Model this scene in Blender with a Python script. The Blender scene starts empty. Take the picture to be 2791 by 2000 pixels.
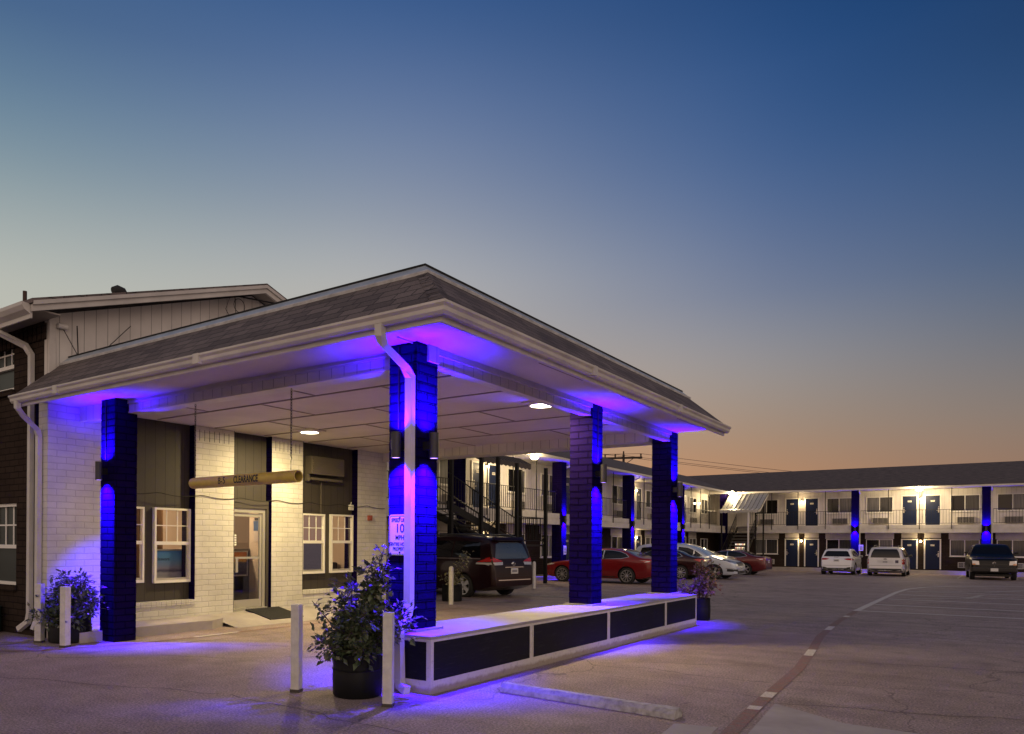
import bpy, bmesh, math, random
from math import radians as R, sin, cos, pi
from mathutils import Vector, Matrix
from mathutils.bvhtree import BVHTree
from mathutils.geometry import tessellate_polygon
random.seed(7)
S = bpy.context.scene
COL = S.collection
# ------------------------------------------------------------------ camera
cd = bpy.data.cameras.new("camera"); cam = bpy.data.objects.new("camera", cd); COL.objects.link(cam)
cd.sensor_width = 36; cd.lens = 36 * 2096.934 / 2791
cd.shift_x = (1395.5 - 1182.36) / 2791; cd.shift_y = (1479.045 - 1000) / 2791
cd.clip_start = .05; cd.clip_end = 3000
RT = Vector((.80699853, .59051438, .00679237)); UP = Vector((-.00555963, -.00390438, .99997692)); FW = Vector((-.59052727, .80701767, -.00013221))
M = Matrix((RT, UP, -FW)).transposed().to_4x4(); M.translation = (4.4928, -6.1022, 1.5)
cam.matrix_world = M
S.camera = cam
# ------------------------------------------------------------------ world: dusk sky
def lin(c):
    return tuple(((v / 255) / 12.92 if v / 255 <= .04045 else ((v / 255 + .055) / 1.055) ** 2.4) for v in c) + (1,)
W = bpy.data.worlds.new("World"); S.world = W; W.use_nodes = True
nt = W.node_tree; nt.nodes.clear(); N = nt.nodes.new; Lk = nt.links.new
tc = N("ShaderNodeTexCoord"); sep = N("ShaderNodeSeparateXYZ"); Lk(tc.outputs['Generated'], sep.inputs[0])
def ramp(stops):
    r = N("ShaderNodeValToRGB"); r.color_ramp.interpolation = 'B_SPLINE'
    e = r.color_ramp.elements
    while len(e) < len(stops): e.new(.5)
    for k, (p, c) in enumerate(stops):
        e[k].position = p; e[k].color = lin(c)
    Lk(sep.outputs['Z'], r.inputs[0]); return r
rl = ramp([(0, (196, 188, 170)), (.2, (190, 188, 174)), (.279, (183, 186, 177)), (.325, (166, 174, 171)), (.377, (138, 156, 162)), (.425, (112, 138, 155)), (.469, (92, 122, 148)), (.523, (66, 98, 137)), (.7, (40, 75, 125)), (1, (30, 52, 92))])
rc = ramp([(0, (206, 140, 96)), (.109, (202, 150, 112)), (.223, (184, 168, 150)), (.316, (180, 180, 179)), (.386, (146, 153, 167)), (.457, (115, 132, 163)), (.52, (87, 111, 153)), (.576, (58, 92, 142)), (.7, (36, 70, 125)), (1, (30, 52, 92))])
rd = ramp([(0, (192, 132, 92)), (.08, (184, 137, 102)), (.137, (164, 138, 116)), (.21, (156, 152, 150)), (.29, (115, 126, 152)), (.4, (65, 97, 146)), (.497, (35, 76, 130)), (.552, (24, 66, 118)), (.75, (22, 55, 105)), (1, (30, 52, 92))])
rr = ramp([(0, (142, 106, 88)), (.086, (135, 110, 97)), (.142, (125, 116, 111)), (.214, (91, 99, 115)), (.282, (58, 85, 120)), (.347, (39, 74, 118)), (.42, (21, 61, 105)), (.488, (9, 41, 79)), (.75, (20, 48, 92)), (1, (30, 52, 92))])
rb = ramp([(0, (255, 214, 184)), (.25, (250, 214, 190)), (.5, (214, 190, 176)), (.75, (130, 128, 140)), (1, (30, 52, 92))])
def dotn(vec):
    d = N("ShaderNodeVectorMath"); d.operation = 'DOT_PRODUCT'; d.inputs[1].default_value = vec; Lk(tc.outputs['Generated'], d.inputs[0]); return d.outputs['Value']
ds, df = dotn(RT), dotn(FW)
def mr(src, a, b):
    m = N("ShaderNodeMapRange"); m.interpolation_type = 'SMOOTHSTEP'; m.inputs[1].default_value = a; m.inputs[2].default_value = b
    Lk(src, m.inputs[0]); return m.outputs[0]
def mixc(f, a, b):
    m = N("ShaderNodeMix"); m.data_type = 'RGBA'; Lk(f, m.inputs[0]); Lk(a, m.inputs[6]); Lk(b, m.inputs[7]); return m.outputs[2]
c2 = mixc(mr(ds, -.58, .06), rl.outputs[0], rc.outputs[0]); c2 = mixc(mr(ds, -.14, .46), c2, rd.outputs[0]); c2 = mixc(mr(ds, .26, .74), c2, rr.outputs[0])
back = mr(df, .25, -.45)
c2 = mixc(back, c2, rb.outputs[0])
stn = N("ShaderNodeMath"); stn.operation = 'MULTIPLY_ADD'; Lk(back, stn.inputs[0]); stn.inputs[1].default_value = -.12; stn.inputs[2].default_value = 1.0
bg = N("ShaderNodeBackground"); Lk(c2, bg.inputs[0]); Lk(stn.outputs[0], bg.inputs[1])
sky = N("ShaderNodeTexSky"); sky.sky_type = 'NISHITA'; sky.sun_disc = False; sky.sun_elevation = R(1.0); sky.sun_rotation = R(215)
bg2 = N("ShaderNodeBackground"); Lk(sky.outputs[0], bg2.inputs[0]); bg2.inputs[1].default_value = .01
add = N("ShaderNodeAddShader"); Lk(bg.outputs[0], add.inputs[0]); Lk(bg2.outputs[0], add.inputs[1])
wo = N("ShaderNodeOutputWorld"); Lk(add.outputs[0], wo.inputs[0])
# faint afterglow behind the camera
sd = bpy.data.lights.new("afterglow_sun", 'SUN'); sd.energy = .4; sd.angle = R(40); sd.color = (1, .86, .76)
so = bpy.data.objects.new("afterglow_sun", sd); COL.objects.link(so)
so.rotation_euler = Vector((-.75, .62, -.32)).to_track_quat('-Z', 'Y').to_euler()
S.view_settings.view_transform = 'Standard'; S.view_settings.look = 'None'; S.view_settings.exposure = 0; S.view_settings.gamma = 1
S.cycles.use_denoising = True; S.cycles.max_bounces = 6; S.cycles.sample_clamp_indirect = 6
# ------------------------------------------------------------------ materials
MT = {}
def mat(name, col=(.5, .5, .5), rough=.6, metal=0, coat=0, emit=None, es=0, spec=None, fn=None, alpha=None):
    if name in MT: return MT[name]
    m = bpy.data.materials.new(name); m.use_nodes = True; t = m.node_tree; b = t.nodes['Principled BSDF']
    b.inputs['Base Color'].default_value = (*col, 1); b.inputs['Roughness'].default_value = rough; b.inputs['Metallic'].default_value = metal
    b.inputs['Coat Weight'].default_value = coat; b.inputs['Coat Roughness'].default_value = .04
    if spec is not None: b.inputs['Specular IOR Level'].default_value = spec
    if emit: b.inputs['Emission Color'].default_value = (*emit, 1); b.inputs['Emission Strength'].default_value = es
    if fn: fn(t, b)
    MT[name] = m; return m
def nd(t, k, **kw):
    n = t.nodes.new(k)
    for a, v in kw.items(): setattr(n, a, v)
    return n
def rmp(t, src, stops):
    r = nd(t, "ShaderNodeValToRGB"); e = r.color_ramp.elements
    while len(e) < len(stops): e.new(.5)
    for k, (p, c) in enumerate(stops): e[k].position = p; e[k].color = (*c, 1) if len(c) == 3 else c
    t.links.new(src, r.inputs[0]); return r.outputs[0]
def noise(t, co, scale, detail=4, rough=.55):
    n = nd(t, "ShaderNodeTexNoise"); n.inputs['Scale'].default_value = scale; n.inputs['Detail'].default_value = detail; n.inputs['Roughness'].default_value = rough
    t.links.new(co, n.inputs['Vector']); return n.outputs['Fac']
def mul(t, a, b, f=1.0, mode='MULTIPLY'):
    m = nd(t, "ShaderNodeMix", data_type='RGBA', blend_type=mode); m.inputs[0].default_value = f
    t.links.new(a, m.inputs[6]); t.links.new(b, m.inputs[7]); return m.outputs[2]
def bump(t, b, h, strength=.5, dist=.01, prev=None):
    n = nd(t, "ShaderNodeBump"); n.inputs['Strength'].default_value = strength; n.inputs['Distance'].default_value = dist
    t.links.new(h, n.inputs['Height'])
    if prev is not None: t.links.new(prev, n.inputs['Normal'])
    t.links.new(n.outputs[0], b.inputs['Normal']); return n.outputs[0]
def brickmat(name, col, col2, mort, bw=.3, bh=.1, ms=.009, rough=.7, bs=.7, dirt=.25, stag=.5):
    def fn(t, b):
        uv = nd(t, "ShaderNodeUVMap").outputs[0]; ob = nd(t, "ShaderNodeTexCoord").outputs['Object']
        wn = nd(t, "ShaderNodeTexNoise"); wn.inputs['Scale'].default_value = 5; t.links.new(ob, wn.inputs['Vector'])
        va = nd(t, "ShaderNodeVectorMath", operation='MULTIPLY_ADD'); va.inputs[1].default_value = (.02, .02, 0); t.links.new(wn.outputs['Color'], va.inputs[0]); t.links.new(uv, va.inputs[2])
        k = nd(t, "ShaderNodeTexBrick", offset=stag); k.inputs['Color1'].default_value = (*col, 1); k.inputs['Color2'].default_value = (*col2, 1); k.inputs['Mortar'].default_value = (*mort, 1)
        k.inputs['Scale'].default_value = 1; k.inputs['Brick Width'].default_value = bw; k.inputs['Row Height'].default_value = bh; k.inputs['Mortar Size'].default_value = ms; k.inputs['Mortar Smooth'].default_value = .5
        t.links.new(va.outputs[0], k.inputs['Vector'])
        d = rmp(t, noise(t, ob, 1.7), [(.3, (1 - dirt,) * 3), (.7, (1, 1, 1))])
        t.links.new(mul(t, k.outputs[0], d), b.inputs['Base Color'])
        inv = nd(t, "ShaderNodeMath", operation='SUBTRACT'); inv.inputs[0].default_value = 1; t.links.new(k.outputs['Fac'], inv.inputs[1])
        p = bump(t, b, inv.outputs[0], bs, .008)
        bump(t, b, noise(t, ob, 28), .35, .008, p)
    m = mat(name, col, rough, fn=fn); m.node_tree.nodes['Principled BSDF'].inputs['Specular IOR Level'].default_value = .0 if max(col) < .055 else (.2 if max(col) < .1 else .4); return m
white_brick = brickmat("white painted brick", (.66, .64, .58), (.62, .6, .545), (.5, .48, .435), bs=.5)
brown_brick = brickmat("dark brown painted brick", (.05, .037, .03), (.042, .031, .026), (.024, .019, .017), rough=.6)
black_brick = brickmat("navy black painted brick", (.009, .0045, .044), (.008, .004, .038), (.004, .002, .018), rough=.6, bs=1)
def plank(name, col, pitch=.2, rough=.65, dark=.45, dirt=.2):
    def fn(t, b):
        uv = nd(t, "ShaderNodeUVMap").outputs[0]; ob = nd(t, "ShaderNodeTexCoord").outputs['Object']
        k = nd(t, "ShaderNodeTexBrick", offset=0); k.inputs['Color1'].default_value = (*col, 1); k.inputs['Color2'].default_value = (*[c * .94 for c in col], 1); k.inputs['Mortar'].default_value = (*[c * dark for c in col], 1)
        k.inputs['Scale'].default_value = 1; k.inputs['Brick Width'].default_value = pitch; k.inputs['Row Height'].default_value = 50; k.inputs['Mortar Size'].default_value = .006
        sh = nd(t, "ShaderNodeVectorMath", operation='ADD'); sh.inputs[1].default_value = (.03, 25, 0); t.links.new(uv, sh.inputs[0]); t.links.new(sh.outputs[0], k.inputs['Vector'])
        d = rmp(t, noise(t, ob, 1.3), [(.3, (1 - dirt,) * 3), (.7, (1, 1, 1))])
        t.links.new(mul(t, k.outputs[0], d), b.inputs['Base Color'])
        inv = nd(t, "ShaderNodeMath", operation='SUBTRACT'); inv.inputs[0].default_value = 1; t.links.new(k.outputs['Fac'], inv.inputs[1])
        p = bump(t, b, inv.outputs[0], .6, .008); bump(t, b, noise(t, ob, 60), .12, .004, p)
    return mat(name, col, rough, fn=fn)
def lowfn(t, b):
    ob = nd(t, "ShaderNodeTexCoord").outputs['Object']; sx = nd(t, "ShaderNodeSeparateXYZ"); t.links.new(ob, sx.inputs[0])
    ad = nd(t, "ShaderNodeMath", operation='MULTIPLY_ADD'); ad.inputs[1].default_value = -.1; t.links.new(noise(t, ob, 7, 5, .7), ad.inputs[0]); t.links.new(sx.outputs['Z'], ad.inputs[2])
    splash = rmp(t, ad.outputs[0], [(-.0, (.6, .54, .48)), (.03, (1,) * 3)])
    base = rmp(t, noise(t, ob, 16, 5, .7), [(.3, (.4, .375, .35)), (.45, (.56, .53, .5)), (.7, (.6, .57, .54))])
    t.links.new(mul(t, base, splash), b.inputs['Base Color']); bump(t, b, noise(t, ob, 35), .2, .006)
low_trim = mat("splashed white paint", rough=.6, fn=lowfn)
def scuffn(t, b):
    ob = nd(t, "ShaderNodeTexCoord").outputs['Object']; mp = nd(t, "ShaderNodeMapping"); mp.inputs['Scale'].default_value = (1, .5, 7); t.links.new(ob, mp.inputs[0])
    c = rmp(t, noise(t, mp.outputs[0], 5, 6, .75), [(.55, (.008, .0085, .013)), (.72, (.03, .03, .038))]); t.links.new(c, b.inputs['Base Color']); b.inputs['Specular IOR Level'].default_value = .15
    bump(t, b, noise(t, ob, 3), .3, .01)
black_panel = mat("scuffed black panel", rough=.55, fn=scuffn)
siding_white = plank("cream grooved siding", (.68, .645, .6), .2)
siding_far = plank("cream siding", (.72, .68, .63), .25, dark=.6)
siding_brown = plank("brown grooved siding", (.047, .039, .031), .2, dark=.35)
def grimy(name, col, rough=.6, sc=2.0, lo=.75, bs=.1, coat=0, fine=40):
    def fn(t, b):
        ob = nd(t, "ShaderNodeTexCoord").outputs['Object']
        d = rmp(t, noise(t, ob, sc, 6, .62), [(.3, tuple(c * lo for c in col)), (.68, col)])
        t.links.new(d, b.inputs['Base Color']); bump(t, b, noise(t, ob, fine), bs, .006)
    return mat(name, col, rough, coat=coat, fn=fn)
trim = grimy("off white trim paint", (.6, .57, .53), .5)
ceil_m = grimy("ceiling panel paint", (.6, .545, .49), .75, .8, .8)
concrete = grimy("concrete", (.42, .38, .355), .85, 1.5, .7, .25)
white_post = grimy("chipped white paint", (.62, .6, .56), .55, 9, .72, .25)
capm = grimy("grey cap paint", (.33, .31, .3), .6, 3, .78, .2)
metal_blk = mat("black painted steel", (.009, .0085, .008), .5, spec=.25)
metal_wht = mat("white painted metal", (.7, .68, .64), .4)
flash_m = grimy("galvanised flashing", (.4, .47, .54), .38, 5, .7)
alu = mat("aluminium frame", (.55, .53, .47), .35, .6)
vinyl = mat("white vinyl frame", (.76, .74, .68), .4)
roll_m = mat("tar roll", (.025, .025, .025), .8)
def shfn(t, b):
    uv = nd(t, "ShaderNodeUVMap").outputs[0]; ob = nd(t, "ShaderNodeTexCoord").outputs['Object']
    k = nd(t, "ShaderNodeTexBrick", offset=.5, squash=.7, squash_frequency=3); k.inputs['Color1'].default_value = (.19, .155, .145, 1); k.inputs['Color2'].default_value = (.1, .08, .077, 1); k.inputs['Mortar'].default_value = (.02, .017, .017, 1)
    k.inputs['Scale'].default_value = 1; k.inputs['Brick Width'].default_value = .34; k.inputs['Row Height'].default_value = .145; k.inputs['Mortar Size'].default_value = .008; k.inputs['Mortar Smooth'].default_value = .2
    t.links.new(uv, k.inputs['Vector'])
    d = rmp(t, noise(t, ob, 90, 2), [(.3, (.6,) * 3), (.7, (1.2,) * 3)]); d2 = rmp(t, noise(t, ob, 1.2), [(.3, (.75,) * 3), (.7, (1.1,) * 3)])
    t.links.new(mul(t, mul(t, k.outputs[0], d), d2), b.inputs['Base Color'])
    sx = nd(t, "ShaderNodeSeparateXYZ"); t.links.new(uv, sx.inputs[0])
    md = nd(t, "ShaderNodeMath", operation='MODULO'); md.inputs[1].default_value = .145
    ad = nd(t, "ShaderNodeMath", operation='ADD'); ad.inputs[1].default_value = 14.5; t.links.new(sx.outputs['Y'], ad.inputs[0]); t.links.new(ad.outputs[0], md.inputs[0])
    ml = nd(t, "ShaderNodeMath", operation='MULTIPLY'); ml.inputs[1].default_value = -5; t.links.new(md.outputs[0], ml.inputs[0])
    p = bump(t, b, ml.outputs[0], .7, .02); bump(t, b, k.outputs['Fac'], -.5, .006, p)
shingle = mat("brown asphalt shingle", (.1, .085, .08), .9, fn=shfn)
def farshfn(t, b):
    ob = nd(t, "ShaderNodeTexCoord").outputs['Object']; uv = nd(t, "ShaderNodeUVMap").outputs[0]
    mp = nd(t, "ShaderNodeMapping"); mp.inputs['Scale'].default_value = (1.4, 7, 1); t.links.new(uv, mp.inputs[0])
    d = rmp(t, noise(t, mp.outputs[0], 1.6, 5, .7), [(.32, (.04, .034, .033)), (.68, (.15, .122, .112))])
    t.links.new(d, b.inputs['Base Color'])
shingle_far = mat("grey brown shingle roof", (.1, .085, .08), .9, fn=farshfn)
def gfn(t, b):
    ob = nd(t, "ShaderNodeTexCoord").outputs['Object']
    fine = rmp(t, noise(t, ob, 48, 3, .75), [(.34, (.42, .42, .43)), (.5, (.95, .95, .95)), (.66, (1.75, 1.7, 1.68))])
    big = rmp(t, noise(t, ob, .35, 6, .6), [(.3, (.265, .2, .185)), (.5, (.315, .243, .222)), (.7, (.36, .283, .258))])
    mid = rmp(t, noise(t, ob, 2.1, 5, .65), [(.28, (.74,) * 3), (.6, (1.04,) * 3)])
    mp = nd(t, "ShaderNodeMapping"); mp.inputs['Scale'].default_value = (.25, 2.4, 1); mp.inputs['Rotation'].default_value = (0, 0, .12); t.links.new(ob, mp.inputs[0])
    streak = rmp(t, noise(t, mp.outputs[0], .9, 4), [(.35, (.88,) * 3), (.65, (1.05,) * 3)])
    wv = nd(t, "ShaderNodeTexVoronoi", feature='DISTANCE_TO_EDGE'); wv.inputs['Scale'].default_value = .19
    nz = nd(t, "ShaderNodeTexNoise"); nz.inputs['Scale'].default_value = .8; nz.inputs['Detail'].default_value = 5; t.links.new(ob, nz.inputs['Vector'])
    va = nd(t, "ShaderNodeVectorMath", operation='MULTIPLY_ADD'); va.inputs[1].default_value = (1.6, 1.6, 0); t.links.new(nz.outputs['Color'], va.inputs[0]); t.links.new(ob, va.inputs[2]); t.links.new(va.outputs[0], wv.inputs['Vector'])
    crack = rmp(t, wv.outputs['Distance'], [(.0, (.5,) * 3), (.004, (1,) * 3)])
    st = rmp(t, noise(t, ob, .75, 3, .5), [(.6, (1,) * 3), (.72, (.72,) * 3)]); sp = rmp(t, noise(t, ob, 5.5, 2, .5), [(.7, (1,) * 3), (.76, (.6,) * 3)])
    c = mul(t, mul(t, mul(t, mul(t, mul(t, mul(t, big, fine), mid), streak), crack), st), sp)
    t.links.new(c, b.inputs['Base Color'])
    p = bump(t, b, noise(t, ob, 75, 2, .7), .5, .006); bump(t, b, noise(t, ob, 1.1), .15, .02, p)
    b.inputs['Roughness'].default_value = .72; b.inputs['Specular IOR Level'].default_value = .35
asphalt = mat("aggregate pavement", (.2, .16, .13), .8, fn=gfn)
def paintfn(col, wear=.5):
    def fn(t, b):
        ob = nd(t, "ShaderNodeTexCoord").outputs['Object']
        w = rmp(t, noise(t, ob, 14, 6, .75), [(wear - .1, (.2, .165, .14)), (wear + .05, col)]); f = rmp(t, noise(t, ob, 80, 2), [(.35, (.65,) * 3), (.6, (1.1,) * 3)])
        t.links.new(mul(t, w, f), b.inputs['Base Color'])
    return fn
red_paint = mat("worn red paint", (.2, .05, .04), .75, fn=paintfn((.27, .13, .105), .51))
white_paint = mat("worn white paint", (.5, .48, .45), .75, fn=paintfn((.62, .57, .52), .4))
faint_paint = mat("faded white paint", (.4, .38, .35), .75, fn=paintfn((.5, .45, .41), .46))
rubber = mat("tyre rubber", (.012, .012, .012), .8)
chrome = mat("chrome", (.75, .75, .75), .15, 1)
rim_m = mat("alloy wheel", (.6, .6, .62), .28, .85)
glass_car = mat("tinted car glass", (.004, .0045, .006), .05, 0, 0, spec=.55)
glass_lt = mat("windscreen glass", (.012, .015, .02), .05, 0, 0, spec=.9)
blk_plastic = mat("black plastic", (.012, .012, .013), .5)
red_lens = mat("red lamp lens", (.42, .012, .01), .12, 0, 1)
clear_lens = mat("clear lamp lens", (.62, .6, .58), .12, .3, 1)
amber_lens = mat("amber lamp lens", (.6, .2, .03), .15, 0, 1)
plate_m = mat("licence plate", (.62, .62, .6), .45)
blue_door = mat("navy blue door paint", (.005, .012, .045), .4, spec=.25)
navy_txt = mat("dark lettering", (.01, .01, .02), .6)
white_txt = mat("white lettering", (.75, .75, .73), .5)
def panefn(t, b):
    uv = nd(t, "ShaderNodeUVMap").outputs[0]
    mp = nd(t, "ShaderNodeMapping"); mp.inputs['Scale'].default_value = (9, .3, 1); t.links.new(uv, mp.inputs[0])
    d = rmp(t, noise(t, mp.outputs[0], 1.6, 3), [(.3, (.006, .006, .006)), (.52, (.02, .02, .019)), (.75, (.06, .058, .054))])
    t.links.new(d, b.inputs['Base Color'])
pane_m = mat("window glass over curtain", (.03, .03, .03), .6, coat=1, fn=panefn)
def panefn2(lo, hi):
    def fn(t, b):
        uv = nd(t, "ShaderNodeUVMap").outputs[0]; mp = nd(t, "ShaderNodeMapping"); mp.inputs['Scale'].default_value = (11, .25, 1); t.links.new(uv, mp.inputs[0])
        t.links.new(rmp(t, noise(t, mp.outputs[0], 1.6, 3), [(.3, (lo,) * 3), (.7, (hi, hi * .98, hi * .93))]), b.inputs['Base Color'])
    return fn
pane_b = mat("window glass over pale curtain", (.1, .1, .1), .6, coat=.8, fn=panefn2(.03, .17)); pane_c = mat("dark window glass", (.006, .006, .007), .08, fn=panefn2(.004, .012))
def glassfn(t, b):
    tr = nd(t, "ShaderNodeBsdfTransparent"); gl = nd(t, "ShaderNodeBsdfGlossy"); gl.inputs['Roughness'].default_value = .02
    fr = nd(t, "ShaderNodeFresnel"); fr.inputs[0].default_value = 1.5; mx = nd(t, "ShaderNodeMixShader")
    tr.inputs[0].default_value = (.86, .88, .86, 1)
    t.links.new(fr.outputs[0], mx.inputs[0]); t.links.new(tr.outputs[0], mx.inputs[1]); t.links.new(gl.outputs[0], mx.inputs[2])
    t.links.new(mx.outputs[0], t.nodes['Material Output'].inputs[0])
clear_glass = mat("clear window glass", fn=glassfn)
def paint(name, col, metal=.35, coat=.8): return mat(name, col, .3, metal, coat, spec=.3)
# ------------------------------------------------------------------ mesh helpers
class MB:
    def __init__(s): s.v = []; s.f = []; s.m = []
    def add(s, vs, fs, mi=0):
        o = len(s.v); s.v += [tuple(v) for v in vs]; s.f += [tuple(i + o for i in f) for f in fs]; s.m += [mi] * len(fs); return s
    def box(s, x0, x1, y0, y1, z0, z1, mi=0, mx=None):
        vs = [Vector(p) for p in ((x0, y0, z0), (x1, y0, z0), (x1, y1, z0), (x0, y1, z0), (x0, y0, z1), (x1, y0, z1), (x1, y1, z1), (x0, y1, z1))]
        if mx is not None: vs = [mx @ v for v in vs]
        return s.add(vs, [(0, 3, 2, 1), (4, 5, 6, 7), (0, 1, 5, 4), (1, 2, 6, 5), (2, 3, 7, 6), (3, 0, 4, 7)], mi)
    def prism(s, pts, d, mi=0):
        n = len(pts); a = [Vector(p) for p in pts]; b = [p + Vector(d) for p in a]
        return s.add(a + b, [tuple(range(n - 1, -1, -1)), tuple(range(n, 2 * n))] + [(i, (i + 1) % n, n + (i + 1) % n, n + i) for i in range(n)], mi)
    def tube(s, pts, r, n=8, mi=0, caps=True, rect=None, up=(0, 0, 1)):
        P = [Vector(p) for p in pts]; rings = []; k = len(P); up = Vector(up)
        for i in range(k):
            d = ((P[i] - P[i - 1]).normalized() if i else Vector()) + ((P[i + 1] - P[i]).normalized() if i < k - 1 else Vector())
            d = d.normalized() if d.length > 1e-6 else Vector((0, 0, 1))
            a = d.cross(up)
            if a.length < 1e-3: a = d.cross(Vector((1, 0, 0)) if abs(d.x) < .9 else Vector((0, 1, 0)))
            a.normalize(); b = a.cross(d); b.normalize(); rr_ = r[i] if isinstance(r, (list, tuple)) else r
            if rect: rings.append([P[i] + a * x * rect[0] / 2 + b * y * rect[1] / 2 for x, y in ((-1, -1), (1, -1), (1, 1), (-1, 1))])
            else: rings.append([P[i] + (a * cos(2 * pi * j / n) + b * sin(2 * pi * j / n)) * rr_ for j in range(n)])
        m = 4 if rect else n; vs = [v for q in rings for v in q]
        fs = [(i * m + j, i * m + (j + 1) % m, (i + 1) * m + (j + 1) % m, (i + 1) * m + j) for i in range(k - 1) for j in range(m)]
        if caps: fs += [tuple(range(m - 1, -1, -1)), tuple(range((k - 1) * m, k * m))]
        return s.add(vs, fs, mi)
    def lathe(s, prof, c=(0, 0, 0), n=24, mi=0, axis='Z', caps=True):
        vs = []; k = len(prof)
        for r, h in prof:
            for j in range(n):
                a = 2 * pi * j / n; x, y = r * cos(a), r * sin(a)
                p = (x, y, h) if axis == 'Z' else ((x, h, y) if axis == 'Y' else (h, x, y))
                vs.append((c[0] + p[0], c[1] + p[1], c[2] + p[2]))
        fs = [(i * n + j, i * n + (j + 1) % n, (i + 1) * n + (j + 1) % n, (i + 1) * n + j) for i in range(k - 1) for j in range(n)]
        if caps: fs += [tuple(range(n - 1, -1, -1)), tuple(range((k - 1) * n, k * n))]
        return s.add(vs, fs, mi)
    def sweep(s, path, prof, mi=0):
        # mitred sweep of a closed (outward, z) profile along a plan polyline; outward = right of travel
        P = [Vector((p[0], p[1])) for p in path]; k = len(P); rings = []
        for i in range(k):
            d0 = (P[i] - P[i - 1]).normalized() if i else None; d1 = (P[i + 1] - P[i]).normalized() if i < k - 1 else None
            n0 = Vector((d0.y, -d0.x)) if d0 else None; n1 = Vector((d1.y, -d1.x)) if d1 else None
            if n0 and n1: q = (n0 + n1); q = q / (q.dot(n0))
            else: q = n0 or n1
            rings.append([(P[i].x + q.x * o, P[i].y + q.y * o, z) for o, z in prof])
        m = len(prof)
        fs = [(i * m + j, i * m + (j + 1) % m, (i + 1) * m + (j + 1) % m, (i + 1) * m + j) for i in range(k - 1) for j in range(m)]
        fs += [tuple(range(m - 1, -1, -1)), tuple(range((k - 1) * m, k * m))]
        return s.add([v for q in rings for v in q], fs, mi)
    def mesh(s, name, mats, smooth=None):
        me = bpy.data.meshes.new(name); me.from_pydata(s.v, [], s.f)
        for m in (mats if isinstance(mats, (list, tuple)) else [mats]): me.materials.append(m)
        me.polygons.foreach_set('material_index', s.m); fixn(me); uvbox(me)
        if smooth is not None:
            me.polygons.foreach_set('use_smooth', [True] * len(me.polygons)); me.set_sharp_from_angle(angle=R(smooth))
        me.update(); return me
    def build(s, name, mats, parent=None, smooth=None, loc=None, bevel=0, rot=None, **kw):
        me = s.mesh(name, mats, smooth)
        if bevel: bev(me, bevel)
        return obj(name, me, parent, loc, rot, **kw)
def bev(me, w):
    bm = bmesh.new(); bm.from_mesh(me); bmesh.ops.bevel(bm, geom=bm.edges[:], offset=w, segments=2, affect='EDGES', profile=.6, clamp_overlap=True)
    bm.to_mesh(me); bm.free(); uvbox(me)
def fixn(me):
    bm = bmesh.new(); bm.from_mesh(me); bmesh.ops.recalc_face_normals(bm, faces=bm.faces[:]); bm.to_mesh(me); bm.free()
def uvbox(me):
    uv = me.uv_layers.get("UVMap") or me.uv_layers.new(name="UVMap"); Z = Vector((0, 0, 1)); d = uv.data
    for p in me.polygons:
        n = p.normal; u = Z.cross(n)
        if u.length < .02: u = Vector((1, 0, 0)); w = Vector((0, 1, 0))
        else: u.normalize(); w = n.cross(u)
        for li in p.loop_indices:
            c = me.vertices[me.loops[li].vertex_index].co; d[li].uv = (c.dot(u), c.dot(w))
def obj(name, me, parent=None, loc=None, rot=None, **kw):
    o = bpy.data.objects.new(name, me); COL.objects.link(o)
    if parent: o.parent = parent
    if loc is not None: o.location = loc
    if rot is not None: o.rotation_euler = rot
    for k, v in kw.items(): o[k] = v
    return o
def thing(name, label, cat, loc=(0, 0, 0), rz=0, group=None):
    o = bpy.data.objects.new(name, None); COL.objects.link(o); o.location = loc; o.rotation_euler = (0, 0, rz); o.empty_display_size = .2
    tag(o, label, cat, group); return o
def tag(o, label, cat, group=None):
    o['label'] = label; o['category'] = cat
    if group: o['group'] = group
    return o
def copy_tree(o, parent=None):
    c = o.copy(); COL.objects.link(c)
    if parent: c.parent = parent
    for ch in list(o.children): copy_tree(ch, c)
    return c
def text(name, s, size, m, parent, loc, rot, ext=.002, align='CENTER', sx=1, bold=0, **kw):
    cu = bpy.data.curves.new("t", 'FONT'); cu.body = s; cu.size = size; cu.extrude = ext; cu.align_x = align; cu.align_y = 'CENTER'; cu.offset = bold
    t = bpy.data.objects.new("t", cu); COL.objects.link(t); dg = bpy.context.evaluated_depsgraph_get()
    me = bpy.data.meshes.new_from_object(t.evaluated_get(dg)); bpy.data.objects.remove(t); bpy.data.curves.remove(cu); me.materials.clear(); me.materials.append(m)
    o = obj(name, me, parent, loc, rot, **kw); o.scale = (sx, 1, 1); return o
def lamp(name, kind, parent, loc, power, col, aim=None, size=.05, spot=None, blend=.5):
    d = bpy.data.lights.new(name, kind); d.energy = power; d.color = col
    if kind == 'SPOT': d.spot_size = R(spot); d.spot_blend = blend; d.shadow_soft_size = size
    elif kind == 'AREA': d.shape = 'DISK'; d.size = size
    else: d.shadow_soft_size = size
    o = bpy.data.objects.new(name, d); COL.objects.link(o); o.parent = parent; o.location = loc
    if aim: o.rotation_euler = Vector(aim).to_track_quat('-Z', 'Y').to_euler()
    return o
def struct(name, o): o['kind'] = 'structure'; o.name = name; return o
def zg(y): return -.0069 * min(max(0, y - 8), 45)
VIOLET = (.034, .0, 1.0); WARM = (1, .8, .5); WARM2 = (1, .72, .36)
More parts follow.
